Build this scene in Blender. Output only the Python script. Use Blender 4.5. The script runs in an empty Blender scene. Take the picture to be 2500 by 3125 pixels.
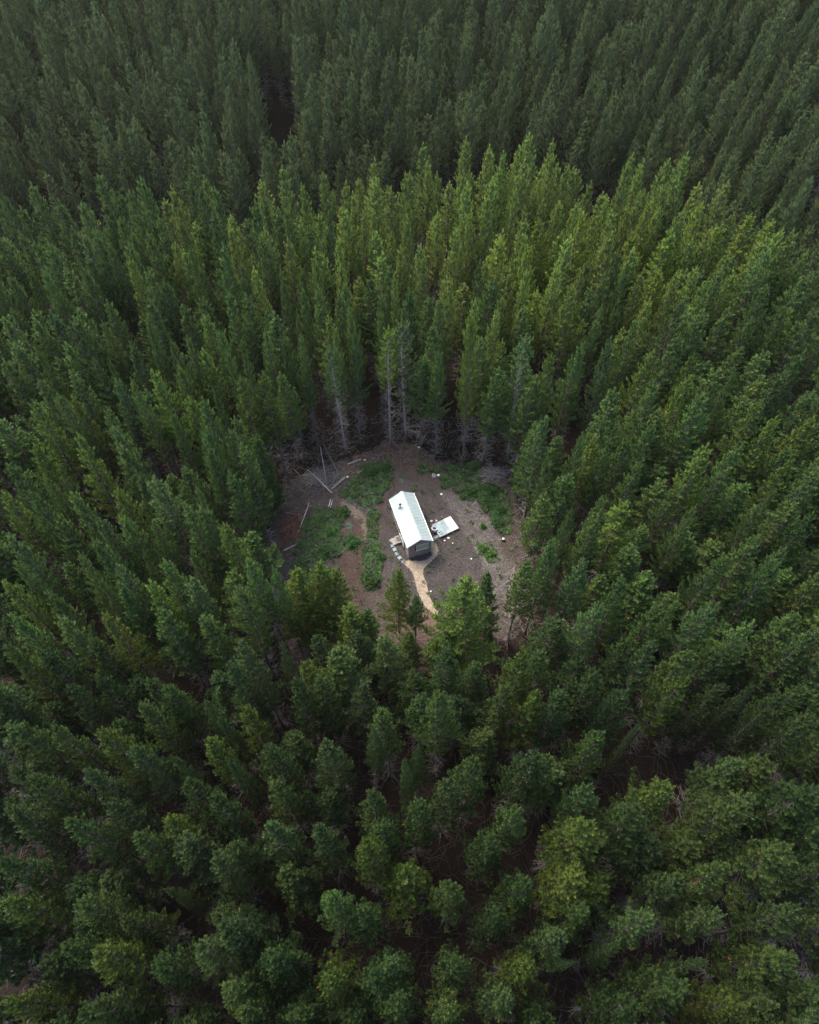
import bpy, math, random
import numpy as np
from mathutils import Vector, Matrix

# ------------------------------------------------------------------ camera, sky, sun, exposure
SC = bpy.context.scene
F_PX, CX, CY, TH, H = 2311.0, 1250.0, 1562.5, math.radians(33.3), 70.0
cam_d = bpy.data.cameras.new('camera'); cam = bpy.data.objects.new('camera', cam_d)
SC.collection.objects.link(cam); SC.camera = cam
cam.location = (0, 0, H); cam.rotation_euler = (TH, 0, 0)
cam_d.sensor_fit = 'VERTICAL'; cam_d.sensor_height = 24.0; cam_d.lens = 24.0 * F_PX / 3125.0
cam_d.clip_start = 0.5; cam_d.clip_end = 2000.0

SUN_EL, SUN_AZ = math.radians(58), math.radians(-48)       # azimuth from +Y towards +X (sun up and to the left)
w = bpy.data.worlds.new('World'); SC.world = w; w.use_nodes = True
nt = w.node_tree; bg = nt.nodes['Background']
sky = nt.nodes.new('ShaderNodeTexSky'); sky.sky_type = 'NISHITA'; sky.sun_disc = False
sky.sun_elevation = SUN_EL; sky.sun_rotation = SUN_AZ
sky.air_density = 1.0; sky.dust_density = 2.0; sky.ozone_density = 1.0
nt.links.new(sky.outputs[0], bg.inputs[0]); bg.inputs[1].default_value = 0.14
sl = bpy.data.lights.new('sun', 'SUN'); sl.energy = 1.6; sl.angle = math.radians(34); sl.color = (1.0, 0.9, 0.72)
so = bpy.data.objects.new('sun', sl); SC.collection.objects.link(so)
sd = Vector((math.sin(SUN_AZ) * math.cos(SUN_EL), math.cos(SUN_AZ) * math.cos(SUN_EL), math.sin(SUN_EL)))
so.rotation_euler = sd.to_track_quat('Z', 'Y').to_euler(); so.location = (0, 0, 90)
SC.view_settings.view_transform = 'Standard'; SC.view_settings.look = 'None'
SC.view_settings.exposure = 1.8; SC.view_settings.gamma = 1.0
SC.cycles.max_bounces = 4; SC.cycles.diffuse_bounces = 2; SC.cycles.transmission_bounces = 3
SC.cycles.glossy_bounces = 2; SC.cycles.volume_bounces = 0; SC.cycles.transparent_max_bounces = 4
SC.cycles.use_denoising = True

rng = np.random.default_rng(7); random.seed(7)

# ------------------------------------------------------------------ helpers
def rayd(u, v):
    a = (u - CX) / F_PX; b = -(v - CY) / F_PX
    return a, b * math.cos(TH) + math.sin(TH), b * math.sin(TH) - math.cos(TH)
def G(u, v, z=0.0):
    a, y, c = rayd(u, v); t = (z - H) / c
    return a * t, y * t
def project(x, y, z):
    X = x; Y = y; Z = z - H
    b = Y * math.cos(TH) + Z * math.sin(TH); d = Y * math.sin(TH) - Z * math.cos(TH)
    return CX + F_PX * X / d, CY - F_PX * b / d, d
def in_poly(x, y, poly):
    x = np.asarray(x, float); y = np.asarray(y, float); r = np.zeros(x.shape, bool); n = len(poly)
    for i in range(n):
        x1, y1 = poly[i]; x2, y2 = poly[(i + 1) % n]
        if y1 == y2: continue
        c = ((y1 > y) != (y2 > y)) & (x < (x2 - x1) * (y - y1) / (y2 - y1) + x1)
        r ^= c
    return r
def crop(pts, ox, oy, s): return [(ox + p[0] * s, oy + p[1] * s) for p in pts]

def smooth(a, b, x):
    t = np.clip((x - a) / (b - a), 0, 1); return t * t * (3 - 2 * t)
def crest_line(x):
    b = 75 + 9 * np.exp(-((x - 14) / 30.0) ** 2) - 0.0007 * np.clip(np.abs(x) - 40, 0, 200) ** 2
    return b - np.clip(1.7 * (x - 36), 0, 34)
def terrain(x, y):
    x = np.asarray(x, float); y = np.asarray(y, float)
    yc = crest_line(x)
    s = y - yc
    dip = -5.5 * smooth(0, 16, s)
    rise = np.where(s > 20, 0.24 * (s - 20), 0.0)
    rise = np.where(rise > 30, 30 + (rise - 30) * .4, rise)
    side = 0.0
    und = 0.5 * np.sin(x * .09 + 1) * np.sin(y * .07) * smooth(14, 30, np.hypot(x - 1, y - 42))
    return dip + rise + side + und

def mesh_obj(name, V, faces, mats, parent=None, matidx=None, attrs=None, smoothf=False, sizes=None):
    me = bpy.data.meshes.new(name)
    V = np.asarray(V, np.float32)
    if isinstance(faces, np.ndarray):
        n, k = faces.shape
        me.vertices.add(len(V)); me.vertices.foreach_set('co', V.ravel())
        me.loops.add(n * k); me.loops.foreach_set('vertex_index', faces.astype(np.int32).ravel())
        me.polygons.add(n); me.polygons.foreach_set('loop_start', np.arange(0, n * k, k, dtype=np.int32))
    else:
        me.from_pydata([tuple(map(float, v)) for v in V], [], faces)
    if not isinstance(mats, (list, tuple)): mats = [mats]
    for m in mats: me.materials.append(m)
    me.update(calc_edges=True)
    if matidx is not None: me.polygons.foreach_set('material_index', np.asarray(matidx, np.int32))
    if attrs:
        for an, (dom, ty, data) in attrs.items():
            a = me.attributes.new(an, ty, dom)
            a.data.foreach_set('value' if ty == 'FLOAT' else 'color', np.asarray(data, np.float32).ravel())
    if smoothf: me.polygons.foreach_set('use_smooth', np.ones(len(me.polygons), bool))
    me.validate(); me.update()
    o = bpy.data.objects.new(name, me); SC.collection.objects.link(o)
    if parent: o.parent = parent
    return o
def tag(o, label=None, cat=None, group=None, kind=None):
    if label: o['label'] = label
    if cat: o['category'] = cat
    if group: o['group'] = group
    if kind: o['kind'] = kind
    return o
def empty(name, loc, rz=0.0):
    o = bpy.data.objects.new(name, None); SC.collection.objects.link(o)
    o.location = loc; o.rotation_euler = (0, 0, rz); o.empty_display_size = .2
    return o

class MB:                                                     # collects shapes into one mesh
    def __init__(s): s.v = []; s.f = []; s.m = []; s.mi = 0
    def add(s, vs, fs):
        o = len(s.v); s.v += [tuple(v) for v in vs]; s.f += [tuple(i + o for i in f) for f in fs]; s.m += [s.mi] * len(fs)
    def box(s, x0, x1, y0, y1, z0, z1, M=None):
        vs = [Vector((x, y, z)) for z in (z0, z1) for y in (y0, y1) for x in (x0, x1)]
        if M: vs = [M @ v for v in vs]
        s.add(vs, [(0, 2, 3, 1), (4, 5, 7, 6), (0, 1, 5, 4), (2, 6, 7, 3), (0, 4, 6, 2), (1, 3, 7, 5)])
    def hexa(s, p): s.add(p, [(0, 3, 2, 1), (4, 5, 6, 7), (0, 1, 5, 4), (1, 2, 6, 5), (2, 3, 7, 6), (3, 0, 4, 7)])
    def tube(s, pts, rad, n=6, cap=True):
        pts = [Vector(p) for p in pts]; rings = []
        if not hasattr(rad, '__len__'): rad = [rad] * len(pts)
        for i, p in enumerate(pts):
            d = (pts[min(i + 1, len(pts) - 1)] - pts[max(i - 1, 0)]).normalized()
            a = d.orthogonal().normalized() if i == 0 else (rings[-1][1] - d * rings[-1][1].dot(d)).normalized()
            b = d.cross(a); rings.append(([p + (a * math.cos(2 * math.pi * k / n) + b * math.sin(2 * math.pi * k / n)) * rad[i] for k in range(n)], a))
        vs = [v for r in rings for v in r[0]]; fs = []
        for i in range(len(pts) - 1):
            for k in range(n):
                fs.append((i * n + k, i * n + (k + 1) % n, (i + 1) * n + (k + 1) % n, (i + 1) * n + k))
        if cap: fs += [tuple(reversed(range(n))), tuple(range((len(pts) - 1) * n, len(pts) * n))]
        s.add(vs, fs)
    def build(s, name, mats, parent=None, smoothf=False):
        return mesh_obj(name, s.v, s.f, mats, parent, s.m, smoothf=smoothf)

# ------------------------------------------------------------------ materials
def mat(name, col, rough=.7, spec=.3, noise=None, bump=None, metal=0.0, scale=6.0):
    m = bpy.data.materials.new(name); m.use_nodes = True; n = m.node_tree; b = n.nodes['Principled BSDF']
    b.inputs['Roughness'].default_value = rough; b.inputs['Metallic'].default_value = metal
    b.inputs['Specular IOR Level'].default_value = spec
    b.inputs['Base Color'].default_value = (*col, 1)
    if noise:
        tc = n.nodes.new('ShaderNodeTexCoord'); t = n.nodes.new('ShaderNodeTexNoise'); t.inputs['Scale'].default_value = scale
        t.inputs['Detail'].default_value = 5; r = n.nodes.new('ShaderNodeValToRGB')
        r.color_ramp.elements[0].position = .3; r.color_ramp.elements[1].position = .7
        r.color_ramp.elements[0].color = (*col, 1); r.color_ramp.elements[1].color = (*noise, 1)
        n.links.new(tc.outputs['Object'], t.inputs['Vector']); n.links.new(t.outputs[0], r.inputs[0]); n.links.new(r.outputs[0], b.inputs['Base Color'])
        if bump:
            bp = n.nodes.new('ShaderNodeBump'); bp.inputs['Strength'].default_value = bump; bp.inputs['Distance'].default_value = .02
            n.links.new(t.outputs[0], bp.inputs['Height']); n.links.new(bp.outputs[0], b.inputs['Normal'])
    return m

def foliage_mat(name, dark, light, accent, trans=.25, gain=1.0):
    m = bpy.data.materials.new(name); m.use_nodes = True; n = m.node_tree; L = n.links
    n.nodes.clear(); out = n.nodes.new('ShaderNodeOutputMaterial')
    at = n.nodes.new('ShaderNodeAttribute'); at.attribute_name = 'shade'
    oi = n.nodes.new('ShaderNodeObjectInfo')
    r = n.nodes.new('ShaderNodeValToRGB'); e = r.color_ramp.elements
    e[0].position = 0; e[0].color = (*dark, 1); e[1].position = .93; e[1].color = (*light, 1)
    x = e.new(.97); x.color = (*accent, 1)
    L.new(at.outputs['Fac'], r.inputs[0])
    hs = n.nodes.new('ShaderNodeHueSaturation')
    mh = n.nodes.new('ShaderNodeMapRange'); mh.inputs[3].default_value = .485; mh.inputs[4].default_value = .512
    L.new(oi.outputs['Random'], mh.inputs[0]); L.new(mh.outputs[0], hs.inputs['Hue'])
    w2 = n.nodes.new('ShaderNodeMath'); w2.operation = 'MULTIPLY'; w2.inputs[1].default_value = 7.31; L.new(oi.outputs['Random'], w2.inputs[0])
    fr = n.nodes.new('ShaderNodeMath'); fr.operation = 'FRACT'; L.new(w2.outputs[0], fr.inputs[0])
    mv = n.nodes.new('ShaderNodeMapRange'); mv.inputs[3].default_value = .78 * gain; mv.inputs[4].default_value = 1.22 * gain
    L.new(fr.outputs[0], mv.inputs[0]); L.new(mv.outputs[0], hs.inputs['Value']); L.new(r.outputs[0], hs.inputs['Color'])
    mu = n.nodes.new('ShaderNodeMixRGB'); mu.blend_type = 'MULTIPLY'; mu.inputs[0].default_value = 1
    L.new(hs.outputs[0], mu.inputs[1]); L.new(oi.outputs['Color'], mu.inputs[2])
    d = n.nodes.new('ShaderNodeBsdfPrincipled'); d.inputs['Roughness'].default_value = .55; d.inputs['Specular IOR Level'].default_value = .25
    t = n.nodes.new('ShaderNodeBsdfTranslucent'); mx = n.nodes.new('ShaderNodeMixShader'); mx.inputs[0].default_value = trans
    L.new(mu.outputs[0], d.inputs['Base Color']); L.new(mu.outputs[0], t.inputs[0])
    L.new(d.outputs[0], mx.inputs[1]); L.new(t.outputs[0], mx.inputs[2]); L.new(mx.outputs[0], out.inputs[0])
    return m

M_NEEDLE = foliage_mat('pine needles', (.030, .068, .022), (.150, .235, .050), (.42, .22, .05))
M_BARK = mat('pine bark', (.25, .22, .205), .9, .1, (.42, .38, .36), scale=3)
M_BARK_DARK = mat('brown pine bark', (.10, .08, .07), .9, .1, (.17, .14, .125), scale=3)
M_DEAD = mat('dead branch', (.17, .145, .13), .9, .1, (.30, .265, .245), scale=2)
M_NEEDLE_SUNLIT = foliage_mat('sunlit-toned pine needles', (.058, .102, .028), (.285, .37, .070), (.45, .28, .07), gain=1.05)  # crest copy of the needles, sunlight put into the colour
M_NEEDLE_VIGNETTE = foliage_mat('vignette-dark pine needles', (.020, .045, .017), (.082, .135, .034), (.30, .17, .05))  # foreground copy, vignette darkening put into the needle colour
M_NEEDLE_SHADED = foliage_mat('shade-toned pine needles', (.042, .076, .032), (.165, .215, .072), (.30, .22, .09), gain=1.0)  # far hillside copy, shade put into a greyer needle colour
M_GRASS = foliage_mat('meadow green', (.028, .068, .022), (.105, .200, .058), (.22, .20, .08), .2)

# ------------------------------------------------------------------ pines
def grow_tree(seed, Ht=18.0, zb_f=.40, Rmax=1.95, dens=1.0, dead=1.0, pw=.75):
    r = np.random.default_rng(seed)
    zb = zb_f * Ht
    # trunk with a gentle sway
    swx, swy = r.normal(0, .10, 2); zs = np.linspace(0, Ht - .15, 10)
    cx = lambda z: swx * np.sin(z / Ht * 3.0) * 1.2; cy = lambda z: swy * np.sin(z / Ht * 2.4) * 1.2
    tb = MB(); tb.tube([(float(cx(z)), float(cy(z)), float(z)) for z in zs], [float(.19 * (1 - z / Ht) ** .8 + .02) for z in zs], 7)
    asym = r.uniform(0, 6.28); az0 = r.uniform(0, 6.28)
    O = []; A = []; LEN = []; TERM = []
    z = zb; k = 0
    while z < Ht - .75:
        t = (z - zb) / (Ht - zb)
        prof = min(1.0, .60 + 3.2 * t) * (1 - t) ** pw * 1.08 + .07
        nb = r.integers(4, 7)
        for b in range(nb):
            az = az0 + k * 2.4 + b * 6.283 / nb + r.normal(0, .22)
            Lb = Rmax * prof * r.uniform(.62, 1.22) * (1 + .18 * math.cos(az - asym))
            if r.random() < .06: Lb *= 1.28
            if r.random() < .10: Lb *= .5
            e = math.radians(8 + 42 * t + r.normal(0, 6)); zz = z + r.normal(0, .12)
            ch, sh = math.cos(az), math.sin(az); te = math.tan(e)
            def P(s): return np.array([cx(zz) + ch * Lb * s, cy(zz) + sh * Lb * s, zz + te * Lb * s * .55 + .42 * Lb * s * s])
            p0, p1, p2 = P(0), P(.5), P(1.0)
            tb.tube([p0, p1, p2], [.035, .022, .008], 3, cap=False)
            step = .20 / dens; s0 = .30 if t < .8 else .12
            ns = max(2, int(Lb * (1 - s0) / step))
            for q in range(ns):
                s = s0 + (1 - s0) * (q + r.uniform(0, .8)) / ns
                pt = P(s); dv = P(min(s + .05, 1.05)) - P(s - .02); dv /= np.linalg.norm(dv)
                side = np.array([-sh, ch, 0.0]); taper = 1 - .45 * s
                for sg in (-1, 1):
                    if r.random() < .14: continue
                    a = dv * r.uniform(.5, .9) + side * sg * r.uniform(.5, .95) + np.array([0, 0, r.uniform(.25, 1.0)])
                    a /= np.linalg.norm(a); l = min(.62, Lb * .42) * taper * r.uniform(.6, 1.15)
                    O.append(pt); A.append(a); LEN.append(l); TERM.append(0)
            a = P(1.0) - P(.88); a /= np.linalg.norm(a); a += np.array([0, 0, .25]); a /= np.linalg.norm(a)
            O.append(P(.90)); A.append(a); LEN.append(min(.42, .16 + .35 * Lb)); TERM.append(1)
            O.append(P(.80)); A.append(a); LEN.append(min(.35, .14 + .3 * Lb)); TERM.append(0)
        z += r.uniform(.36, .52) * (1 - .25 * t); k += 1
    for q in range(7):                                       # leader candles
        a = np.array([r.normal(0, .10), r.normal(0, .10), 1.0]); a /= np.linalg.norm(a)
        O.append(np.array([cx(Ht), cy(Ht), Ht - 1.0 + .14 * q])); A.append(a); LEN.append(.34); TERM.append(1)
    O = np.array(O); A = np.array(A); LEN = np.array(LEN); TERM = np.array(TERM)
    n = len(O); K = 22
    ref = np.tile(np.array([[0.31, .17, .93]]), (n, 1)); U = np.cross(A, ref); U /= np.linalg.norm(U, axis=1)[:, None]; W = np.cross(A, U)
    f = r.uniform(.05, 1.0, (n, K)); f[:, -3:] = r.uniform(.85, 1.0, (n, 3)); ph = r.uniform(0, 6.283, (n, K)) + np.arange(K) * 2.4
    rad = np.cos(ph)[..., None] * U[:, None] + np.sin(ph)[..., None] * W[:, None]
    base = O[:, None] + A[:, None] * (LEN[:, None] * f)[..., None]
    ang = np.radians(r.uniform(28, 58, (n, K))); ang[:, -3:] *= .5
    dirn = A[:, None] * np.cos(ang)[..., None] + rad * np.sin(ang)[..., None]
    tang = np.cross(dirn, A[:, None]); tang /= (np.linalg.norm(tang, axis=2)[..., None] + 1e-6)
    nl = r.uniform(.15, .27, (n, K)); wd = .019 + .010 * r.random((n, K))
    tip = base + dirn * nl[..., None]; mid = base + dirn * (nl * .35)[..., None]
    v = np.stack([base, mid + tang * wd[..., None], tip, mid - tang * wd[..., None]], 2).reshape(-1, 3)
    faces = np.arange(len(v)).reshape(-1, 4)
    sh = np.clip(r.normal(.40, .22, n) + .22 * TERM, .02, .92)
    bad = r.random(n) < .0018; sh = np.where(bad, .99, sh)
    shade = np.repeat(sh, K * 4) + 0.0
    # dead lower branches, grey and curved upward, with twigs
    dbm = MB(); zz = Ht * .03
    while dead and zz < zb + 1.2:
        for b in range(r.integers(3, 6)):
            if r.random() > dead: continue
            az = r.uniform(0, 6.283); L = r.uniform(.6, 1.9); z0 = zz + r.normal(0, .2)
            ch, sh2 = math.cos(az), math.sin(az); up = r.uniform(-.25, .65)
            pts = [np.array([cx(z0) + ch * L * s, cy(z0) + sh2 * L * s, max(.05, z0 + up * L * s * s - .1 * L * s)]) for s in (0, .4, .75, 1)]
            dbm.tube(pts, [.026, .02, .014, .006], 3, cap=False)
            for q in range(int(3 + L * 3)):
                s = r.uniform(.25, 1); p = pts[0] * (1 - s) + pts[3] * s
                d = np.array([ch, sh2, 0]) * .4 + r.normal(0, .6, 3); d /= np.linalg.norm(d)
                dbm.tube([p, p + d * r.uniform(.2, .55)], [.012, .005], 3, cap=False)
        zz += r.uniform(.3, .5)
    return tb, (v, faces, shade), dbm

VAR = []
specs = [(18, .42, 1.95, 1), (18, .36, 2.1, 1), (18, .46, 1.75, 1), (18, .40, 2.2, 1), (18, .44, 1.65, 1), (18, .34, 1.9, 1),
         (18, .46, 1.85, 1), (18, .40, 2.0, 1), (18, .43, 1.75, 1), (18, .38, 1.95, 1), (18, .12, 2.7, .25), (18, .08, 2.35, .15), (18, .54, 1.6, .95)]
for i, (ht, zb, rm, dd) in enumerate(specs):
    VAR.append(dict(spec=(100 + i, ht, zb, rm, 1.0, dd)))
CONE = (6, 7, 8, 9); NCOM = 10; FULL = 10
def first_build(k, root):
    d = VAR[k]; s = d['spec']; tb, cr, db = grow_tree(s[0], s[1], s[2] - (.05 if k < 10 else 0), s[3] * (1.34 if 6 <= k < 10 else 1.2), s[4], s[5], (.92, 1.08, .98, 1.15, .90, 1.02, 1.12, 1.05, 1.08, 1.2, .95, 1.0, .85)[k])
    d['trunk'] = tb.build('trunk', M_BARK if k == 12 else M_BARK_DARK, root, True)
    d['crown'] = mesh_obj('crown', cr[0], cr[1], M_NEEDLE, root, attrs={'shade': ('POINT', 'FLOAT', cr[2])})
    d['dead'] = db.build('dead_branches', M_DEAD, root); d['dead']['kind'] = 'stuff'
def place_tree(k, loc, rz, sxy, sz, color, label, group='plantation pines standing in the forest', name='pine_tree', lean=(0, 0)):
    root = empty(name, loc); root.rotation_euler = (lean[0], lean[1], rz); root.scale = (sxy, sxy, sz)
    tag(root, label, 'tree', group)
    if 'trunk' not in VAR[k]: first_build(k, root)
    else:
        for key in ('trunk', 'crown', 'dead'):
            c = VAR[k][key].copy(); SC.collection.objects.link(c); c.parent = root
    for c in SC.collection.objects[-3:]:
        if c.parent == root and c.name.startswith('crown'): c.color = (*color, 1)
    return root

# tips seen in the photograph (x, y, crown width), in crops: origin x, y, scale
CROPS = {
 'A5': (0, 2300, .7246, """30,80,150 110,115,170 350,60,170 25,240,200 500,200,170 300,275,200 700,250,160 765,75,170 900,170,160 1150,100,150 970,350,170 570,330,120 1160,310,220 1350,320,110 1560,170,170 1620,300,110 1540,380,150 0,430,150 870,460,130 1365,600,150 1545,660,170 30,640,220 310,620,180 690,560,80 530,700,150 400,820,220 280,790,120 940,680,150 960,800,160 660,870,140 840,830,100 710,960,200 960,960,230 1380,930,150 1580,970,200 1640,860,120 1670,1090,160 20,1050,160 420,1060,200 1030,1110,150 350,1100,120"""),
 'A6': (1250, 2300, .7246, """30,210,180 170,110,110 290,40,160 590,20,190 440,220,140 350,350,150 730,300,260 940,240,240 1100,100,200 760,170,120 200,560,150 490,550,140 380,680,200 640,750,150 740,660,140 1050,680,190 1290,650,120 1430,190,230 1600,400,280 1700,170,250 1650,670,160 1360,510,100 1150,520,150 200,900,140 420,1040,200 500,880,140 870,840,90 700,870,60 930,1070,190 1200,980,260 1620,870,230 1440,1080,190 1280,910,90 150,1080,160"""),
 'M6': (0, 2150, .5217, """320,130,140 600,160,200 780,260,150 1010,260,110 1290,30,120 1230,190,160 1600,220,150 80,130,200 1440,10,150 820,10,170 1340,310,130"""),
 'M4': (850, 2050, .4638, """90,30,150 290,30,180 160,130,140 550,70,180 880,10,230 1070,190,200 710,250,190 580,350,130 330,440,170 850,580,120 920,480,130 1290,520,200 1120,670,150 1480,70,240 1690,140,180 1660,540,200 60,700,200 590,780,120 870,830,110"""),
 'M5': (1600, 2050, .5217, """220,90,250 130,450,180 540,90,110 640,130,170 480,340,190 700,320,80 1160,60,200 1340,60,130 1460,70,130 1520,150,220 1660,90,160 1700,230,200 1650,350,240 860,590,200 400,690,100 390,10,180 950,0,200 1200,680,170"""),
 'F': (830, 1700, .458, """520,340,280 760,520,260 215,690,180 340,750,180 590,820,170 960,735,220 1380,710,180 1540,830,200 1690,650,200 60,570,120 20,30,130 1720,10,150"""),
 'L': (0, 1300, .5217, """165,100,170 30,200,150 345,230,120 245,270,130 430,60,200 640,10,150 700,150,200 805,265,170 900,310,230 1170,350,110 1115,240,130 1210,150,160 1400,110,170 1490,50,170 1200,10,180 1350,10,170 1350,270,200 430,390,180 700,370,200 190,380,150 340,530,170 0,380,150 570,550,170 1080,460,150 1180,470,160 1305,550,200 570,660,170 10,630,150 110,770,130 375,735,130 720,570,170 895,580,130 1130,730,130 1280,700,200 825,740,100 1500,750,180 665,790,150 770,810,170 950,790,180 600,880,110 20,910,180 870,890,180 1130,910,250 1390,930,190 520,920,130 280,960,180 670,940,150 1200,1090,230 1400,1110,150 920,1080,220 350,1130,170 610,1130,140 50,1100,180 520,1250,240 1440,1270,250 410,1260,130 20,1290,200 230,1330,250 1330,1390,150 850,1500,220 960,1510,170 1370,1500,220 1290,1660,130 560,1490,180 370,1520,170 340,1760,180 610,1790,190 1220,1810,160 1600,1850,150 1190,1620,120"""),
 'R': (1600, 1100, .5217, """140,340,200 480,350,110 540,430,120 400,420,140 340,400,120 620,450,170 740,370,200 1040,220,230 975,105,190 760,130,150 1110,110,130 1400,240,200 1540,70,200 1240,70,110 140,540,120 1100,500,200 1260,490,190 680,570,130 520,520,140 920,730,190 1700,340,220 1560,560,210 1500,340,150 1450,760,120 120,770,170 440,780,160 260,870,110 620,840,230 500,800,100 1020,820,130 1570,850,260 1720,640,200 1700,880,150 460,910,170 340,1180,160 170,1060,190 600,1290,170 1380,1050,220 1180,1160,230 1520,1110,160 1490,1210,240 430,1420,210 1110,1410,200 800,1440,220 890,1410,100 1360,1510,220 960,1700,230 620,1640,150 750,1660,200 340,1750,220 100,1690,200 1700,1600,250 1660,1780,280 1220,1890,180"""),
 'C': (850, 950, .4638, """20,390,200 25,180,120 25,40,120 120,20,90 145,180,120 205,190,120 360,80,110 340,230,120 500,140,130 725,110,110 810,60,150 1020,90,150 1050,270,130 1270,40,150 1450,190,150 1630,160,130 1700,730,200 1430,0,120 655,20,100 870,0,180 480,0,120"""),
 'D': (800, 450, .4928, """1030,95,110 1090,160,110 880,160,110 510,220,130 270,220,110 15,320,110 580,290,110 390,400,130 240,440,110 690,400,100 150,370,110 910,320,90 960,410,110 1100,400,130 1290,390,120 1400,20,120 1480,40,130 1270,210,140 1560,260,110 1410,320,120 1620,360,110 470,560,110 790,530,120 610,590,80 960,600,130 1010,660,120 850,620,120 1225,600,90 1480,560,180 1610,520,90 1660,600,150 510,660,90 1000,740,120 340,720,110 110,790,110 840,790,90 1165,790,130 1480,710,100 1540,780,130 1630,770,120 270,880,110 500,830,130 740,910,110 910,880,160 1095,930,150 1320,950,120 1500,930,140 1710,880,150 540,1000,110 630,1040,60 220,1040,70 130,1060,110 860,1080,100 1300,1060,90 10,1000,110 1380,700,130"""),
 'E': (0, 700, .5217, """205,70,140 155,225,130 65,260,150 260,250,130 510,170,140 480,20,150 650,90,140 400,240,190 760,40,120 840,30,150 740,170,130 1020,70,120 1110,100,100 1165,60,110 1290,80,140 300,490,180 185,530,160 450,530,160 600,530,130 620,420,150 850,430,160 970,300,150 830,540,110 745,660,150 990,660,130 370,660,170 240,700,110 550,740,130 630,760,110 225,800,140 15,750,180 410,830,190 890,810,150 220,880,160 650,890,150 780,900,130 175,1000,180 350,960,150 430,980,160 610,1050,150 1000,1080,120 1110,990,170 1280,590,130 1100,620,130 1185,710,140 1340,700,110 1440,720,110 1640,640,160 1520,580,130 1530,450,130 1200,490,150 1260,900,90 1390,880,170 1540,850,160 1670,840,170 1650,530,140 1640,270,110 1430,370,160 1050,810,150 1400,200,120 1500,220,130 1350,1100,150 1300,1020,120 860,230,150 1180,220,110"""),
 'G': (1600, 600, .5217, """85,130,150 230,210,150 340,120,160 510,20,140 600,60,120 740,30,150 780,100,120 660,190,170 860,200,190 1040,60,140 1150,170,180 1330,110,170 1470,140,160 1620,200,150 120,10,110 215,20,110 325,20,100 530,140,130 400,150,110 545,330,130 1490,20,150 180,400,130 345,400,100 615,380,110 695,450,120 800,420,150 1070,470,160 1230,460,170 1440,310,200 1670,460,200 400,440,130 90,550,150 265,530,160 565,500,150 0,440,80 435,640,120 750,590,130 915,590,170 660,730,130 915,440,110 1220,400,110 0,830,100 175,910,140 320,870,140 380,820,110 530,840,170 740,900,140 990,920,140 1050,910,120 1660,900,200 1500,990,120"""),
}
TIPS = []
for key, (ox, oy, s, txt) in CROPS.items():
    for t in txt.split():
        a, b, c = map(float, t.split(',')); u, v, wd = ox + a * s, oy + b * s, c * s
        if any(math.hypot(u - q[0], v - q[1]) < 26 for q in TIPS): continue
        TIPS.append((u, v, wd))
# what one sees between the trees, in photo pixels: trees must not rise in front of these
CLEAR = [(905, 1440), (1000, 1415), (1080, 1370), (1180, 1345), (1260, 1345), (1330, 1400), (1400, 1420), (1480, 1440), (1545, 1445), (1555, 1540), (1545, 1640), (1575, 1700),
         (1575, 1790), (1535, 1850), (1470, 1790), (1405, 1765), (1350, 1800), (1325, 1850), (1328, 1885), (1305, 1895), (1285, 1850), (1240, 1780), (1215, 1725), (1170, 1780), (1150, 1850), (1080, 1850),
         (1050, 1750), (1000, 1720), (960, 1730), (905, 1715), (865, 1640), (850, 1560)]
VOIDS = [CLEAR,
         [(1560, 1700), (1630, 1660), (1650, 1950), (1560, 2020), (1535, 1900)], [(870, 1930), (925, 1930), (945, 2050), (885, 2080)],
         [(780, 2750), (880, 2730), (930, 2800), (920, 2900), (850, 2910)], [(1850, 2330), (1980, 2320), (2020, 2370), (1900, 2410)],
         [(500, 2050), (600, 2070), (610, 2120), (540, 2130)], [(2350, 1240), (2450, 1260), (2430, 1310), (2340, 1310)], [(1660, 1235), (1840, 1215), (1860, 1270), (1700, 1285)], [(815, 300), (880, 290), (890, 370), (805, 370)]]
CLEARG = crop([(0, 0)], 0, 0, 1) and [G(*p) for p in [(860, 1480), (960, 1430), (1060, 1400), (1180, 1352), (1260, 1350), (1335, 1405), (1410, 1424), (1540, 1445), (1572, 1500), (1595, 1650), (1600, 1850), (1540, 1960), (1480, 1930),
                   (1350, 1955), (1240, 1965), (1120, 1950), (950, 2000), (870, 1950), (840, 1750), (830, 1600)]]

TREES = []       # dicts: x, y, z, h, diam, tip u, v, listed
def add_tree(x, y, h, diam, var=None, listed=False, z=None, **kw):
    z = float(terrain(x, y)) if z is None else z
    u, v, d = project(x, y, z + h)
    TREES.append(dict(x=x, y=y, z=z, h=h, diam=diam, u=u, v=v, d=d, var=var, listed=listed, **kw))
def from_tip(u, v, h):
    z = 0.0
    for _ in range(14):
        x, y = G(u, v, z + h); z = .5 * z + .5 * float(terrain(x, y))
    return x, y, z
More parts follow.
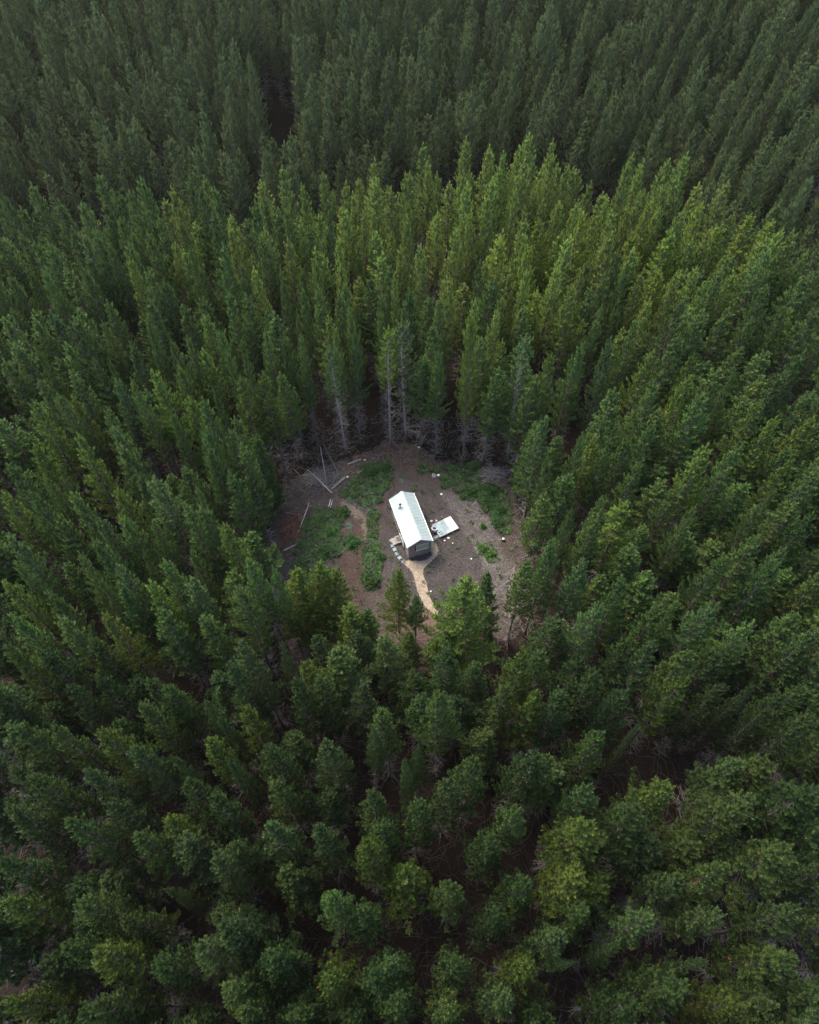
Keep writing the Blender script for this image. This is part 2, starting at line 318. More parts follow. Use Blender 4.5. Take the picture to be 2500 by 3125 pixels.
# hand-known trees round the clearing: tip px, base px, crown width px, variant, label
SPECIAL = [
 ((1217, 1737), (1218, 1930), 90, 10, 'bright green young pine at the near edge of the clearing, left of the path', 'yg'),
 ((1270, 1818), (1267, 1970), 52, 4, 'slender small pine with bare lower trunk, left of the path end', 'mg'),
 ((1421, 1768), (1400, 2040), 195, 10, 'big yellow-green pine right of the path end, full crown to the ground', 'yg'),
 ((1490, 1742), (1478, 1960), 85, 11, 'dark green pine behind the big yellow-green pine right of the path', 'dg'),
 ((910, 1731), (925, 1960), 110, 11, 'left of three bright pines at the lower left edge of the clearing', 'yg'),
 ((976, 1713), (970, 1955), 118, 10, 'middle and tallest of three bright pines, lower left edge of the clearing', 'yg'),
 ((1025, 1736), (1020, 1960), 125, 10, 'right of three bright pines at the lower left edge of the clearing', 'yg'),
 ((1186, 1001), (1193, 1358), 60, 12, 'bare-trunked pine with thin orange-tinged top, centre of the clearing\'s far edge', 'yg'),
 ((1226, 978), (1240, 1340), 72, 12, 'bare-trunked pine right beside the thin-topped one at the clearing\'s far edge', 'gg'),
 ((1337, 1075), (1330, 1402), 62, 2, 'shorter green pine standing forward at the far edge, grey dead branches below', 'mg'),
 ((1439, 968), (1411, 1418), 78, 3, 'tallest pale-tipped pine at the far right edge, thick grey trunk base', 'yg'),
 ((1007, 1057), (1058, 1386), 60, 12, 'leaning narrow pine with pale trunk at the far left edge of the clearing', 'gg'),
 ((1082, 1015), (1098, 1360), 62, 2, 'pine with pale dead snags, left of the bare-trunked pair', 'dg'),
 ((1332, 1950), (1333, 2050), 62, 10, 'small yellowish young pine just below the end of the tan path', 'yg'),
 ((1250, 1925), (1252, 2045), 74, 11, 'small dark young pine in front of the slender bare-trunked one', 'mg'),
 ((1120, 1860), (1124, 2000), 92, 10, 'bushy young pine between the three bright pines and the front pine', 'mg'),
 ((1372, 1905), (1378, 2060), 80, 11, 'bushy green pine at the lower left foot of the big yellow-green pine', 'mg'),
 ((1606, 1024), (1548, 1400), 64, 12, 'pine with a long pale trunk at the far right corner of the clearing', 'gg'),
]
COL = {'yg': (1.34, 1.18, .88), 'mg': (1, 1, 1), 'gg': (.98, .97, 1.22), 'dg': (.70, .76, .80), 'br': (1.2, 1.2, 1.05)}
CNAME = {'yg': 'yellow-green', 'mg': 'mid-green', 'gg': 'grey-green', 'dg': 'dark green'}
for tip, base, wpx, var, lab, col in SPECIAL:
    bx, by = G(*base); lo, hi = 2.0, 30.0
    for _ in range(30):                                        # height whose tip projects at the tip's row
        m = .5 * (lo + hi)
        if project(bx, by, m)[1] > tip[1]: lo = m
        else: hi = m
    h = .5 * (lo + hi); tx, ty = G(tip[0], tip[1], h)
    d = project(bx, by, h)[2]
    add_tree(bx, by, h, wpx * d / F_PX, var, True, 0.0, label=lab, col=col, lean=math.atan2((tx - bx), h))
for (u, v, wpx) in TIPS:
    if any(math.hypot(u - t['u'], v - t['v']) < 24 for t in TREES[:len(SPECIAL)]): continue
    near = 1000 < u < 1500 and 1830 < v < 2060
    h = rng.uniform(12, 14) if near else rng.uniform(16.4, 19.4)
    x, y, z = from_tip(u, v, h)
    if in_poly([x], [y], CLEARG)[0] :
        for hh in (19.5, 17, 15, 13, 11):
            x2, y2, z2 = from_tip(u, v, hh)
            if not in_poly([x2], [y2], CLEARG)[0]: x, y, z, h = x2, y2, z2, hh; break
        else: continue
    if any(math.hypot(x - t['x'], y - t['y']) < 1.3 for t in TREES): continue
    d = project(x, y, z + h)[2]
    add_tree(x, y, h, wpx * d / F_PX * .95, None, True, z)
NL = len(TREES)
def hits_void(x, y, z, h, rad):
    for f in (.25, .45, .65, .85, 1.0):
        for dx in (-rad * (1.15 - f) , 0, rad * (1.15 - f)):
            u, v, _ = project(x + dx, y, z + h * f)
            for p in VOIDS:
                if in_poly([u], [v], p)[0]: return True
    return False
# rows of the plantation fill the rest of the ground
xy = np.array([(t['x'], t['y']) for t in TREES])
SP = 2.7
for j in range(int(250 / SP)):
    for i in range(int(300 / SP)):
        x = -150 + i * SP + (j % 2) * SP / 2 + rng.normal(0, .45); y = -30 + j * SP * .93 + rng.normal(0, .45)
        z = float(terrain(x, y)); h = rng.uniform(13.8, 19.6)
        u, v, d = project(x, y, z + h)
        if d < 5: 
            continue
        mu = 330 if v > 600 else 220
        if not (-mu < u < 2500 + mu and v > -420 and y > -30): continue
        if v > 3600: continue
        if in_poly([x], [y], CLEARG)[0]: continue
        sgap = y - float(crest_line(x))
        if 6 + 2 * math.sin(x * .15) < sgap < 18 + 3 * math.sin(x * .11) and x < 70: continue
        lim = 2.05 if y < 45 else 1.8
        if np.min(np.hypot(xy[:, 0] - x, xy[:, 1] - y)) < lim: continue
        rad = rng.uniform(1.35, 2.0) * (1.0 if y < 58 else .80)
        if v > 3300 or hits_void(x, y, z, h, rad): 
            if v <= 3300: continue
        in_list = (v > 980 and -20 < u < 2520 and v < 3125)
        if in_list: h *= rng.uniform(.70, .88) if y < 45 else rng.uniform(.80, 1.0)                 # suppressed trees between the mapped ones
        add_tree(x, y, h, rad * 2, None, False, z)
        xy = np.vstack([xy, (x, y)])
print('trees', NL, len(TREES))

# the 300 that show largest are things; the rest of the plantation is one mass
def score(t):
    m = -1 if not (0 <= t['u'] <= 2500 and -10 <= t['v'] <= 3140) else 1
    return (m, t['diam'] / t['d'] * (1.35 if t['listed'] else .6))
order = sorted(range(len(TREES)), key=lambda i: score(TREES[i]), reverse=True)
order = [i for i in order if i < len(SPECIAL)] + [i for i in order if i >= len(SPECIAL)]
indiv = order[:300]; rest = order[300:]

ONES = 'zero one two three four five six seven eight nine ten eleven twelve thirteen fourteen fifteen sixteen seventeen eighteen nineteen'.split()
TENS = '0 0 twenty thirty forty fifty sixty seventy eighty ninety'.split()
def num(n):
    n = max(0, min(99, int(round(n))))
    return ONES[n] if n < 20 else TENS[n // 10] + ('-' + ONES[n % 10] if n % 10 else '')
def where(u, v): return f'{num(u / 25)} percent across, {num(v / 31.25)} percent down the photo'
seen_lab = set()
for n, i in enumerate(indiv):
    t = TREES[i]
    if 'col' in t: c = t['col']
    else:
        q = rng.random()
        if t['y'] < 24: q = .18 + .82 * q
        sunlit = 1.1 - math.hypot((t['x'] - 14) / 42, (t['y'] - 82) / 24)
        if t['y'] - crest_line(t['x']) > 11: q = .6 + .4 * q  # hillside shade put into the tint: mostly grey and dark greens
        elif sunlit > .25: q *= .28; t['sunlit'] = True
        c = 'yg' if q < .30 else 'mg' if q < .62 else 'gg' if q < .82 else 'dg'
    cc = COL[c]
    if t.get('sunlit'): cc = (cc[0] * 1.38, cc[1] * 1.32, cc[2] * 1.0)  # sun on the crest put into the crown tint
    elif t['y'] < 24 and i >= len(SPECIAL): cc = tuple(v * .62 for v in cc)  # vignette darkening of the foreground put into the crown tint
    k = t['var'] if t['var'] is not None else (int(rng.integers(6, 10)) if t['y'] > 58 else int(rng.integers(0, 6)))
    if i >= len(SPECIAL) and t['h'] < 14.6 and t['listed']: k = FULL + int(rng.integers(0, 2))
    base_d = 2 * VAR[k]['spec'][3] * (1.02 if k < 6 else .88)
    sxy = float(np.clip(t['diam'] / base_d, .45 if 'lean' in t else .66, 1.3)); sz = t['h'] / 18.0
    dd = sxy * base_d
    if 'label' in t: lab = t['label']
    else:
        size = 'narrow' if dd < 3.0 else 'broad' if dd > 4.1 else 'medium'
        lab = f"{size} {CNAME[c]} pine, tip {where(t['u'], t['v'])}"
        while lab in seen_lab: t['u'] += 12.6; lab = f"{size} {CNAME[c]} pine, tip {where(t['u'], t['v'])}"
        seen_lab.add(lab)
    lean = (rng.normal(0, .012), rng.normal(0, .012))
    if 'lean' in t: lean = (0.0, t['lean'])
    rz = 0.0 if 'lean' in t else rng.uniform(0, 6.283)
    grp = 'pines round the cabin clearing' if i < len(SPECIAL) else 'plantation pines standing in the forest'
    place_tree(k, (t['x'], t['y'], t['z'] - .05), rz, sxy, sz, cc, lab, grp, lean=lean)

# the remaining trees: one object, pine variants set on its points
def forest(points, needle, label):
    me = bpy.data.meshes.new('pine_forest'); n = len(points); me.vertices.add(n)
    me.vertices.foreach_set('co', np.array([(t['x'], t['y'], t['z'] - .05) for t in points], np.float32).ravel())
    def at(name, ty, data):
        a = me.attributes.new(name, ty, 'POINT'); a.data.foreach_set('vector' if ty == 'FLOAT_VECTOR' else 'value', data.ravel())
    at('pick', 'INT', np.array([rng.integers(6, 10) if t['y'] > 58 else rng.integers(0, 6) for t in points]).astype(np.int32))
    at('turn', 'FLOAT_VECTOR', np.array([(rng.normal(0, .015), rng.normal(0, .015), rng.uniform(0, 6.283)) for _ in points], np.float32))
    at('size', 'FLOAT_VECTOR', np.array([(t['diam'] / 3.7, t['diam'] / 3.7, t['h'] / 18.0) for t in points], np.float32))
    o = bpy.data.objects.new('pine_forest', me); SC.collection.objects.link(o)
    g = bpy.data.node_groups.new('pine_forest', 'GeometryNodeTree')
    g.interface.new_socket('Geometry', in_out='INPUT', socket_type='NodeSocketGeometry')
    g.interface.new_socket('Geometry', in_out='OUTPUT', socket_type='NodeSocketGeometry')
    N = g.nodes.new; L = g.links.new
    gi, go = N('NodeGroupInput'), N('NodeGroupOutput'); jn = N('GeometryNodeJoinGeometry')
    for k in range(NCOM):
        j2 = N('GeometryNodeJoinGeometry')
        for key in ('trunk', 'crown', 'dead'):
            oi = N('GeometryNodeObjectInfo'); oi.inputs['Object'].default_value = VAR[k][key]; oi.transform_space = 'ORIGINAL'
            if key == 'crown':
                sm = N('GeometryNodeSetMaterial'); sm.inputs['Material'].default_value = needle
                L(oi.outputs['Geometry'], sm.inputs['Geometry']); L(sm.outputs[0], j2.inputs[0])
            else: L(oi.outputs['Geometry'], j2.inputs[0])
        ti = N('GeometryNodeGeometryToInstance'); L(j2.outputs[0], ti.inputs[0]); L(ti.outputs[0], jn.inputs[0])
    ip = N('GeometryNodeInstanceOnPoints'); ip.inputs['Pick Instance'].default_value = True
    L(gi.outputs[0], ip.inputs['Points']); L(jn.outputs[0], ip.inputs['Instance'])
    for nm, ty, sock in (('pick', 'INT', 'Instance Index'), ('turn', 'FLOAT_VECTOR', 'Rotation'), ('size', 'FLOAT_VECTOR', 'Scale')):
        na = N('GeometryNodeInputNamedAttribute'); na.data_type = ty; na.inputs['Name'].default_value = nm
        out = [x for x in na.outputs if x.enabled and x.name == 'Attribute'][0]
        if nm == 'turn':
            er = N('FunctionNodeEulerToRotation'); L(out, er.inputs[0]); L(er.outputs[0], ip.inputs[sock])
        else: L(out, ip.inputs[sock])
    L(ip.outputs[0], go.inputs[0])
    md = o.modifiers.new('trees', 'NODES'); md.node_group = g
    return tag(o, label, 'forest', None, 'stuff')
far, ridge, near = [], [], []
for i in rest:
    t = TREES[i]; s_ = t['y'] - crest_line(t['x']); sunlit = 1.1 - math.hypot((t['x'] - 14) / 42, (t['y'] - 82) / 24)
    if s_ > 11: far.append(t)
    elif sunlit > rng.uniform(-.15, .55): ridge.append(t)
    else: near.append(t)
forest(far, M_NEEDLE_SHADED, 'stand of pines toned for shade, covering the hillside at the top of the photo')
forest(ridge, M_NEEDLE_SUNLIT, 'stand of pines on the rise behind the clearing, coloured sunlit yellow-green')
forest([t for t in near if t['y'] > 26], M_NEEDLE, 'mass of pines filling the stand at middle distance on both sides of the clearing')
forest([t for t in near if t['y'] <= 26], M_NEEDLE_VIGNETTE, 'mass of shorter pines, coloured darker for vignetting, filling the gaps between the nearest trees')

# ------------------------------------------------------------------ ground
GR = crop([(420, 1000), (820, 960), (1000, 1050), (850, 1250), (880, 1550), (760, 1750), (500, 1850), (150, 1850), (200, 1600), (300, 1300)], 860, 1350, .2087)
GRASS = [GR,
  crop([(830, 720), (1050, 560), (1150, 380), (1250, 300), (1600, 300), (1640, 600), (1480, 720), (1400, 900), (1200, 960), (1000, 860)], 860, 1350, .2087),
  crop([(1290, 900), (1420, 1050), (1400, 1350), (1500, 1650), (1440, 1900), (1220, 1900), (1200, 1600), (1280, 1350)], 860, 1350, .2087),
  crop([(830, 1500), (1000, 1400), (1160, 1470), (1080, 1570), (870, 1610)], 860, 1350, .2087),
  crop([(640, 950), (740, 900), (740, 1080), (690, 1130), (615, 1080)], 800, 1250, .4928),
  crop([(800, 540), (1060, 560), (1060, 850), (1380, 900), (1480, 1200), (1500, 1600), (1330, 1600), (1180, 1300), (1050, 1150), (850, 1050), (520, 900), (450, 780), (520, 600)], 1250, 1300, .2087),
  crop([(90, 580), (400, 570), (420, 680), (140, 710)], 1250, 1300, .2087),
  crop([(980, 1750), (1200, 1720), (1290, 1900), (1200, 2010), (1050, 1900)], 1250, 1300, .2087),
  [(905, 1750), (1010, 1745), (1000, 1800), (900, 1800)]]
GRASSG = [[G(*p) for p in q] for q in GRASS]
def fbm(x, y, s, seed):
    r = np.random.default_rng(seed); out = np.zeros_like(x); a = 1.0; tot = 0
    for o in range(4):
        for _ in range(3):
            th = r.uniform(0, 6.28); ph = r.uniform(0, 6.28); k = 2 * math.pi / s * (2 ** o) * r.uniform(.7, 1.3)
            out += a / 3 * np.sin(k * (x * math.cos(th) + y * math.sin(th)) + ph + 1.3 * np.sin(k * .6 * (x * math.sin(th) - y * math.cos(th)) + ph))
        tot += a; a *= .6
    return out / tot
gx = np.unique(np.concatenate([np.linspace(-420, -40, 60), np.arange(-40, -12, .8), np.arange(-12, 15, .16), np.arange(15, 42, .8), np.linspace(42, 420, 60)]))
gy = np.unique(np.concatenate([np.linspace(-260, -20, 30), np.arange(-20, 26, .9), np.arange(26, 60, .16), np.arange(60, 180, 1.2), np.linspace(180, 600, 60)]))
X, Y = np.meshgrid(gx, gy); Z = terrain(X, Y)
wob = fbm(X, Y, 3.0, 3) * .5 + fbm(X, Y, .6, 13) * .35; wob2 = fbm(X, Y, 3.0, 5) * .5 + fbm(X, Y, .6, 15) * .35
XP, YP = X + wob, Y + wob2
def zone(polys): 
    r = np.zeros(X.shape, bool)
    for p in polys: r |= in_poly(XP, YP, p)
    return r
col = np.zeros(X.shape + (4,)); col[..., 3] = 1; col[..., :3] = (.016, .011, .009)              # needle litter under the trees
inclear = zone([CLEARG]); col[inclear, :3] = (.060, .048, .042)
red = zone([[G(*p) for p in q] for q in ([(1050, 1440), (1080, 1370), (1250, 1340), (1420, 1400), (1560, 1430), (1540, 1470), (1380, 1440), (1290, 1420), (1190, 1430), (1100, 1470)],
     [(1030, 1610), (1110, 1590), (1110, 1860), (1010, 1800), (1040, 1700)], [(850, 1560), (930, 1540), (900, 1660), (850, 1700)])])
col[red & inclear, :3] = (.064, .044, .036)
mulch = zone([[G(*p) for p in [(1175, 1560), (1190, 1490), (1260, 1460), (1350, 1500), (1420, 1560), (1460, 1640), (1480, 1760), (1400, 1850), (1300, 1900), (1200, 1800), (1165, 1700)]]])
col[mulch, :3] = (.056, .048, .047)
pale = zone([[G(*p) for p in [(1340, 1500), (1440, 1520), (1500, 1590), (1530, 1690), (1580, 1780), (1560, 1880), (1500, 1800), (1450, 1680), (1400, 1590)]]])
col[pale, :3] = (.086, .075, .072)
sand = zone([[G(*p) for p in crop(q, 860, 1350, .2087)] for q in ([(820, 900), (900, 850), (1150, 1010), (1280, 1200), (1260, 1420), (1200, 1420), (1190, 1160), (1000, 1060)],)])
col[sand, :3] = (.13, .10, .078)
gz = zone(GRASSG); gn = smooth(-.5, .25, fbm(X, Y, .9, 41) * .8 + fbm(X, Y, .35, 42) * .5)[gz][:, None]
col[gz, :3] = col[gz, :3] * gn + np.array((.036, .044, .022)) * (1 - gn)
brush = zone([[G(*p) for p in [(860, 1930), (930, 1920), (960, 2060), (880, 2090)]], [G(*p) for p in [(1200, 1860), (1330, 1860), (1330, 2060), (1200, 2040)]]])
col[brush, :3] = (.11, .07, .06)
idx = np.arange(X.size).reshape(X.shape)
q = np.stack([idx[:-1, :-1], idx[:-1, 1:], idx[1:, 1:], idx[1:, :-1]], -1).reshape(-1, 4)
gm = bpy.data.materials.new('forest floor'); gm.use_nodes = True; n = gm.node_tree; L = n.links; b = n.nodes['Principled BSDF']
b.inputs['Roughness'].default_value = .95; b.inputs['Specular IOR Level'].default_value = .1
va = n.nodes.new('ShaderNodeAttribute'); va.attribute_name = 'zone'
geo = n.nodes.new('ShaderNodeNewGeometry')
def noise(scale, det=4, rough=.6):
    t = n.nodes.new('ShaderNodeTexNoise'); t.inputs['Scale'].default_value = scale; t.inputs['Detail'].default_value = det; t.inputs['Roughness'].default_value = rough
    L.new(geo.outputs['Position'], t.inputs['Vector']); return t
n1 = noise(5.5, 6, .75); n2 = noise(.7, 3)
r1 = n.nodes.new('ShaderNodeMapRange'); r1.inputs[1].default_value = .32; r1.inputs[2].default_value = .70; r1.inputs[3].default_value = .25; r1.inputs[4].default_value = 1.9; L.new(n1.outputs[0], r1.inputs[0])
r2 = n.nodes.new('ShaderNodeMapRange'); r2.inputs[1].default_value = .3; r2.inputs[2].default_value = .7; r2.inputs[3].default_value = .8; r2.inputs[4].default_value = 1.2; L.new(n2.outputs[0], r2.inputs[0])
mm = n.nodes.new('ShaderNodeMath'); mm.operation = 'MULTIPLY'; L.new(r1.outputs[0], mm.inputs[0]); L.new(r2.outputs[0], mm.inputs[1])
vm = n.nodes.new('ShaderNodeVectorMath'); vm.operation = 'SCALE'; L.new(va.outputs['Color'], vm.inputs[0]); L.new(mm.outputs[0], vm.inputs['Scale']); L.new(vm.outputs[0], b.inputs['Base Color'])
bp = n.nodes.new('ShaderNodeBump'); bp.inputs['Strength'].default_value = .6; bp.inputs['Distance'].default_value = .06; L.new(n1.outputs[0], bp.inputs['Height']); L.new(bp.outputs[0], b.inputs['Normal'])
ground = mesh_obj('ground', np.stack([X, Y, Z], -1).reshape(-1, 3), q, gm, attrs={'zone': ('POINT', 'FLOAT_COLOR', col.reshape(-1, 4))}, smoothf=True)
tag(ground, 'brown needle-littered ground with reddish and grey mulch patches', None, None, 'structure')

# path: outline traced on the ground, laid a few mm above it
PATHPX = crop([(600, 1125), (700, 1130), (800, 1130), (880, 1110), (935, 1070), (945, 1010), (930, 930), (925, 880), (975, 868), (1005, 910), (1022, 980), (1010, 1060), (965, 1105), (915, 1150), (870, 1195),
   (825, 1240), (822, 1300), (845, 1360), (875, 1430), (885, 1500), (910, 1600), (950, 1680), (990, 1745), (1010, 1810), (1005, 1870), (960, 1830), (880, 1760), (830, 1690), (790, 1610), (755, 1530), (730, 1440), (715, 1360), (690, 1290), (640, 1230), (570, 1165)], 1100, 1450, .2319)
pp = [G(*p) for p in PATHPX]
def subdiv_poly(p, step, jit):
    out = []
    for i in range(len(p)):
        a, b_ = np.array(p[i]), np.array(p[(i + 1) % len(p)]); k = max(1, int(np.linalg.norm(b_ - a) / step))
        for j in range(k): out.append(tuple(a + (b_ - a) * j / k + rng.normal(0, jit, 2)))
    return out
import bmesh
def sheet(name, poly, z, m, **kw):
    bm = bmesh.new(); vs = [bm.verts.new((x, y, z)) for x, y in poly]; f = bm.faces.new(vs)
    bmesh.ops.triangulate(bm, faces=[f]); me = bpy.data.meshes.new(name); bm.to_mesh(me); bm.free()
    if me.polygons and me.polygons[0].normal.z < 0: me.flip_normals()
    me.materials.append(m); o = bpy.data.objects.new(name, me); SC.collection.objects.link(o); return tag(o, **kw)
M_PATH = mat('wood chip path', (.20, .155, .11), .95, .1, (.40, .335, .26), .8, scale=12)
sheet('path', subdiv_poly(pp, .12, .025), .012, M_PATH, label='pale tan wood-chip path forking in front of the cabin', kind='structure')

# ------------------------------------------------------------------ cabin
M_ROOF = mat('white roofing steel', (.50, .575, .55), .5, .35, (.42, .49, .47), scale=1.1)
M_CAP = mat('cream ridge steel', (.52, .60, .55), .5, .35)
M_WALL = mat('weathered board', (.29, .245, .235), .85, .2, (.43, .38, .37), scale=5)
M_TRIM = mat('pale trim', (.36, .36, .38), .6, .3)
M_WHITE = mat('white paint', (.72, .74, .74), .5, .4)
M_METAL = mat('brushed steel', (.35, .37, .38), .35, .5, metal=.8)
M_BLACK = mat('black paint', (.012, .012, .014), .5, .4)
M_STONE = mat('slate paver', (.19, .23, .26), .7, .3, (.30, .35, .39), scale=4)
M_PANE = mat('blind and sky reflection', (.62, .64, .44), .4, .6, (.30, .40, .26), scale=2.2)  # sky reflection and pale blind both put into the pane colour
M_ROCK = mat('pale rock', (.42, .39, .35), .9, .2, (.62, .58, .52), scale=7)
P0 = Vector((-.11, 40.02, 0)); P1 = Vector((2.17, 40.76, 0))
yaw = math.atan2(P1.y - P0.y, P1.x - P0.x); Wc, Lc, Hw, Z0 = 2.45, 6.05, 2.62, .28
house = empty('cabin', P0, yaw)
tag(house, 'small grey board cabin with white ribbed gable roof in the clearing', 'cabin')
wl = MB(); hr = 3.42; s = .055
def gable_wall(y, t, holes):
    # wall sheet built of boards, split round the opening
    x = 0
    while x < Wc - 1e-3:
        x1 = min(Wc, x + .15); top = Hw + (hr - Hw) * (1 - abs((x + x1) / 2 - Wc / 2) / (Wc / 2)) - .05
        segs = [(Z0, top)]
        for hx0, hx1, hz0, hz1 in holes:
            if x1 > hx0 + .02 and x < hx1 - .02: segs = [(Z0, hz0), (hz1, top)]
        for a, b2 in segs:
            if b2 > a: wl.box(x + .004, x1 - .004, y, y + t, a, b2); 
        x = x1
def side_wall(x, t, holes):
    y = .061
    while y < Lc - .061:
        y1 = min(Lc - .061, y + .15); segs = [(Z0, Hw - .03)]
        for hy0, hy1, hz0, hz1 in holes:
            if y1 > hy0 + .02 and y < hy1 - .02: segs = [(Z0, hz0), (hz1, Hw - .03)]
        for a, b2 in segs:
            if b2 > a + .01: wl.box(x, x + t, y + .004, y1 - .004, a, b2)
        y = y1
WIN = (.86, 2.22, 1.20, 2.28)
gable_wall(0, .06, [WIN]); gable_wall(Lc - .06, .06, [])
DOOR = (2.1, 3.3, Z0, 2.35); SW = (4.2, 5.4, 1.1, 2.2)
side_wall(0, .06, [DOOR, SW]); side_wall(Wc - .06, .06, [])
wl.box(.07, Wc - .07, .07, Lc - .07, Z0 + .02, Z0 + .08)                     # floor
wl.box(.065, .09, .07, Lc - .07, Z0 + .1, Hw - .05) if False else None
walls = wl.build('wall', M_WALL, house)
ins = MB(); ins.box(.062, .075, .07, Lc - .07, Z0 + .1, Hw - .06) ; inner = None
OH, OF = .13, .16
def roof(side):
    mb = MB(); xm = Wc / 2; xe = -OH if side < 0 else Wc + OH; slope = (hr - Hw) / (Wc / 2); ze = Hw - slope * OH + .04; zr = hr + .04
    y0, y1 = -OF, Lc + OF; t = .05
    mb.hexa([Vector(p) for p in ((xe, y0, ze), (xm, y0, zr), (xm, y1, zr), (xe, y1, ze), (xe, y0, ze + t), (xm, y0, zr + t), (xm, y1, zr + t), (xe, y1, ze + t))])
    nr = 32
    for k in range(nr + 1):                                                   # ribs from ridge to eave
        yk = y0 + .03 + (y1 - y0 - .06) * k / nr; wr = .024; hh = .05
        mb.hexa([Vector(p) for p in ((xe, yk - wr, ze + t - .002), (xm, yk - wr, zr + t - .002), (xm, yk + wr, zr + t - .002), (xe, yk + wr, ze + t - .002),
                                     (xe, yk - wr * .5, ze + t + hh), (xm, yk - wr * .5, zr + t + hh), (xm, yk + wr * .5, zr + t + hh), (xe, yk + wr * .5, ze + t + hh))])
    o = mb.build('roof_panel', M_ROOF, house)
    return ze, zr, slope
ze, zr, slope = roof(-1); roof(1)
rc = MB(); cw = .21; zc = zr + .095
for sg in (-1, 1):
    rc.hexa([Vector(p) for p in ((Wc / 2 + sg * cw, -OF - .01, zc - cw * slope), (Wc / 2, -OF - .01, zc), (Wc / 2, Lc + OF + .01, zc), (Wc / 2 + sg * cw, Lc + OF + .01, zc - cw * slope),
                                 (Wc / 2 + sg * cw, -OF - .01, zc - cw * slope + .02), (Wc / 2, -OF - .01, zc + .02), (Wc / 2, Lc + OF + .01, zc + .02), (Wc / 2 + sg * cw, Lc + OF + .01, zc - cw * slope + .02))])
rc.build('ridge_cap', M_CAP, house)
bb = MB()
for sg in (-1, 1):
    xe = -OH if sg < 0 else Wc + OH
    for yb in (-OF - .03, Lc + OF + .005):
        bb.hexa([Vector(p) for p in ((xe, yb, ze - .10), (Wc / 2, yb, zr - .10), (Wc / 2, yb + .025, zr - .10), (xe, yb + .025, ze - .10), (xe, yb, ze + .045), (Wc / 2, yb, zr + .045), (Wc / 2, yb + .025, zr + .045), (xe, yb + .025, ze + .045))])
bb.build('barge_board', M_TRIM, house)
ct = MB()
for x in (-.02, Wc - .05):
    for y in (-.02, Lc - .05): ct.box(x, x + .07, y, y + .07, Z0 - .12, Hw - .02)
ct.box(.05, Wc - .05, -.018, -.002, Hw - .10, Hw - .03)
ct.build('corner_trim', M_TRIM, house)
def window(x0, x1, z0, z1):
    fr = MB(); t = .07
    fr.box(x0, x1, -.03, .03, z1 - t, z1 + .02); fr.box(x0, x1, -.05, .03, z0 - .02, z0 + t); fr.box(x0, x0 + t, -.03, .03, z0 + t, z1 - t); fr.box(x1 - t, x1, -.03, .03, z0 + t, z1 - t)
    f = fr.build('window', M_WHITE, house); p = MB(); p.box(x0 + t, x1 - t, .005, .02, z0 + t, z1 - t); p.build('pane', M_PANE, f)
window(*WIN)
M_GLASS = mat('dark glass', (.05, .06, .07), .08, .6)
sf = MB(); y0, y1, z0, z1 = SW; t = .06
sf.box(-.03, .03, y0, y1, z1 - t, z1); sf.box(-.04, .03, y0, y1, z0, z0 + t); sf.box(-.03, .03, y0, y0 + t, z0 + t, z1 - t); sf.box(-.03, .03, y1 - t, y1, z0 + t, z1 - t)
f = sf.build('window', M_TRIM, house); p = MB(); p.box(.0, .015, y0 + t, y1 - t, z0 + t, z1 - t); p.build('pane', M_GLASS, f)
df = MB(); y0, y1, z0, z1 = DOOR; z0 += .02
df.box(-.04, .04, y0, y1, z1 - .08, z1); df.box(-.04, .04, y0, y0 + .08, z0, z1 - .08); df.box(-.04, .04, y1 - .08, y1, z0, z1 - .08); df.box(-.05, .04, y0 + .08, y1 - .08, z0, z0 + .06); df.box(-.03, .03, (y0 + y1) / 2 - .05, (y0 + y1) / 2 + .05, z0 + .06, z1 - .08)
d_ = df.build('door', M_WHITE, house); p = MB(); p.box(.0, .015, y0 + .08, y1 - .08, z0 + .06, z1 - .08); p.build('pane', M_GLASS, d_)
hd = MB(); hd.tube([(-.06, (y0 + y1) / 2 + .04, 1.2), (-.06, (y0 + y1) / 2 + .04, 1.4)], .015, 6); hd.build('handle', M_METAL, d_)
# open door leaf swung out beside the steps
lf = MB(); lf.box(-.11, -.065, 1.32, 2.05, Z0 + .05, 2.28); lfo = lf.build('door_leaf', M_WHITE, house)
# flue on the left slope
fx, fy = .55, 4.55; fz = Hw + slope * fx + .06
fl = MB(); fl.tube([(fx, fy, fz - .1), (fx, fy, fz + .62)], .075, 12); fo = fl.build('flue', M_METAL, house, False)
fc = MB(); fc.tube([(fx, fy, fz + .60), (fx, fy, fz + .66), (fx, fy, fz + .72)], [.13, .13, .03], 12); fc.build('cowl', M_BLACK, fo)
ff = MB(); ff.tube([(fx, fy, fz - .04), (fx, fy, fz + .08), (fx, fy, fz + .14)], [.2, .16, .09], 12); ff.build('flashing', M_METAL, fo)
vp = MB(); vp.tube([(Wc + .22, Lc - .22, .1), (Wc + .22, Lc - .22, 2.9)], .05, 8); vp.tube([(Wc + .22, Lc - .22, 2.9), (Wc + .22, Lc - .22, 3.08)], [.085, .085], 8); vp.box(Wc, Wc + .2, Lc - .24, Lc - .2, 2.0, 2.04); vp.build('vent_pipe', M_BLACK, house)
dp = MB(); dp.tube([(Wc + .05, -.06, Hw - .1), (Wc + .05, -.06, .12), (Wc + .12, -.16, .06)], .028, 6); dp.build('downpipe', M_WHITE, house)
pl = MB(); r9 = np.random.default_rng(4)
for y in np.arange(.1, Lc, .34):
    for x in (.02, Wc - .12):
        a = r9.uniform(.07, .13); pl.box(x, x + .12, y, y + a * 2, -.02, Z0 - .005 - r9.uniform(0, .05))
for x in np.arange(.2, Wc - .2, .3): pl.box(x, x + r9.uniform(.12, .2), -.005, .12, -.02, Z0 - .005 - r9.uniform(0, .06))
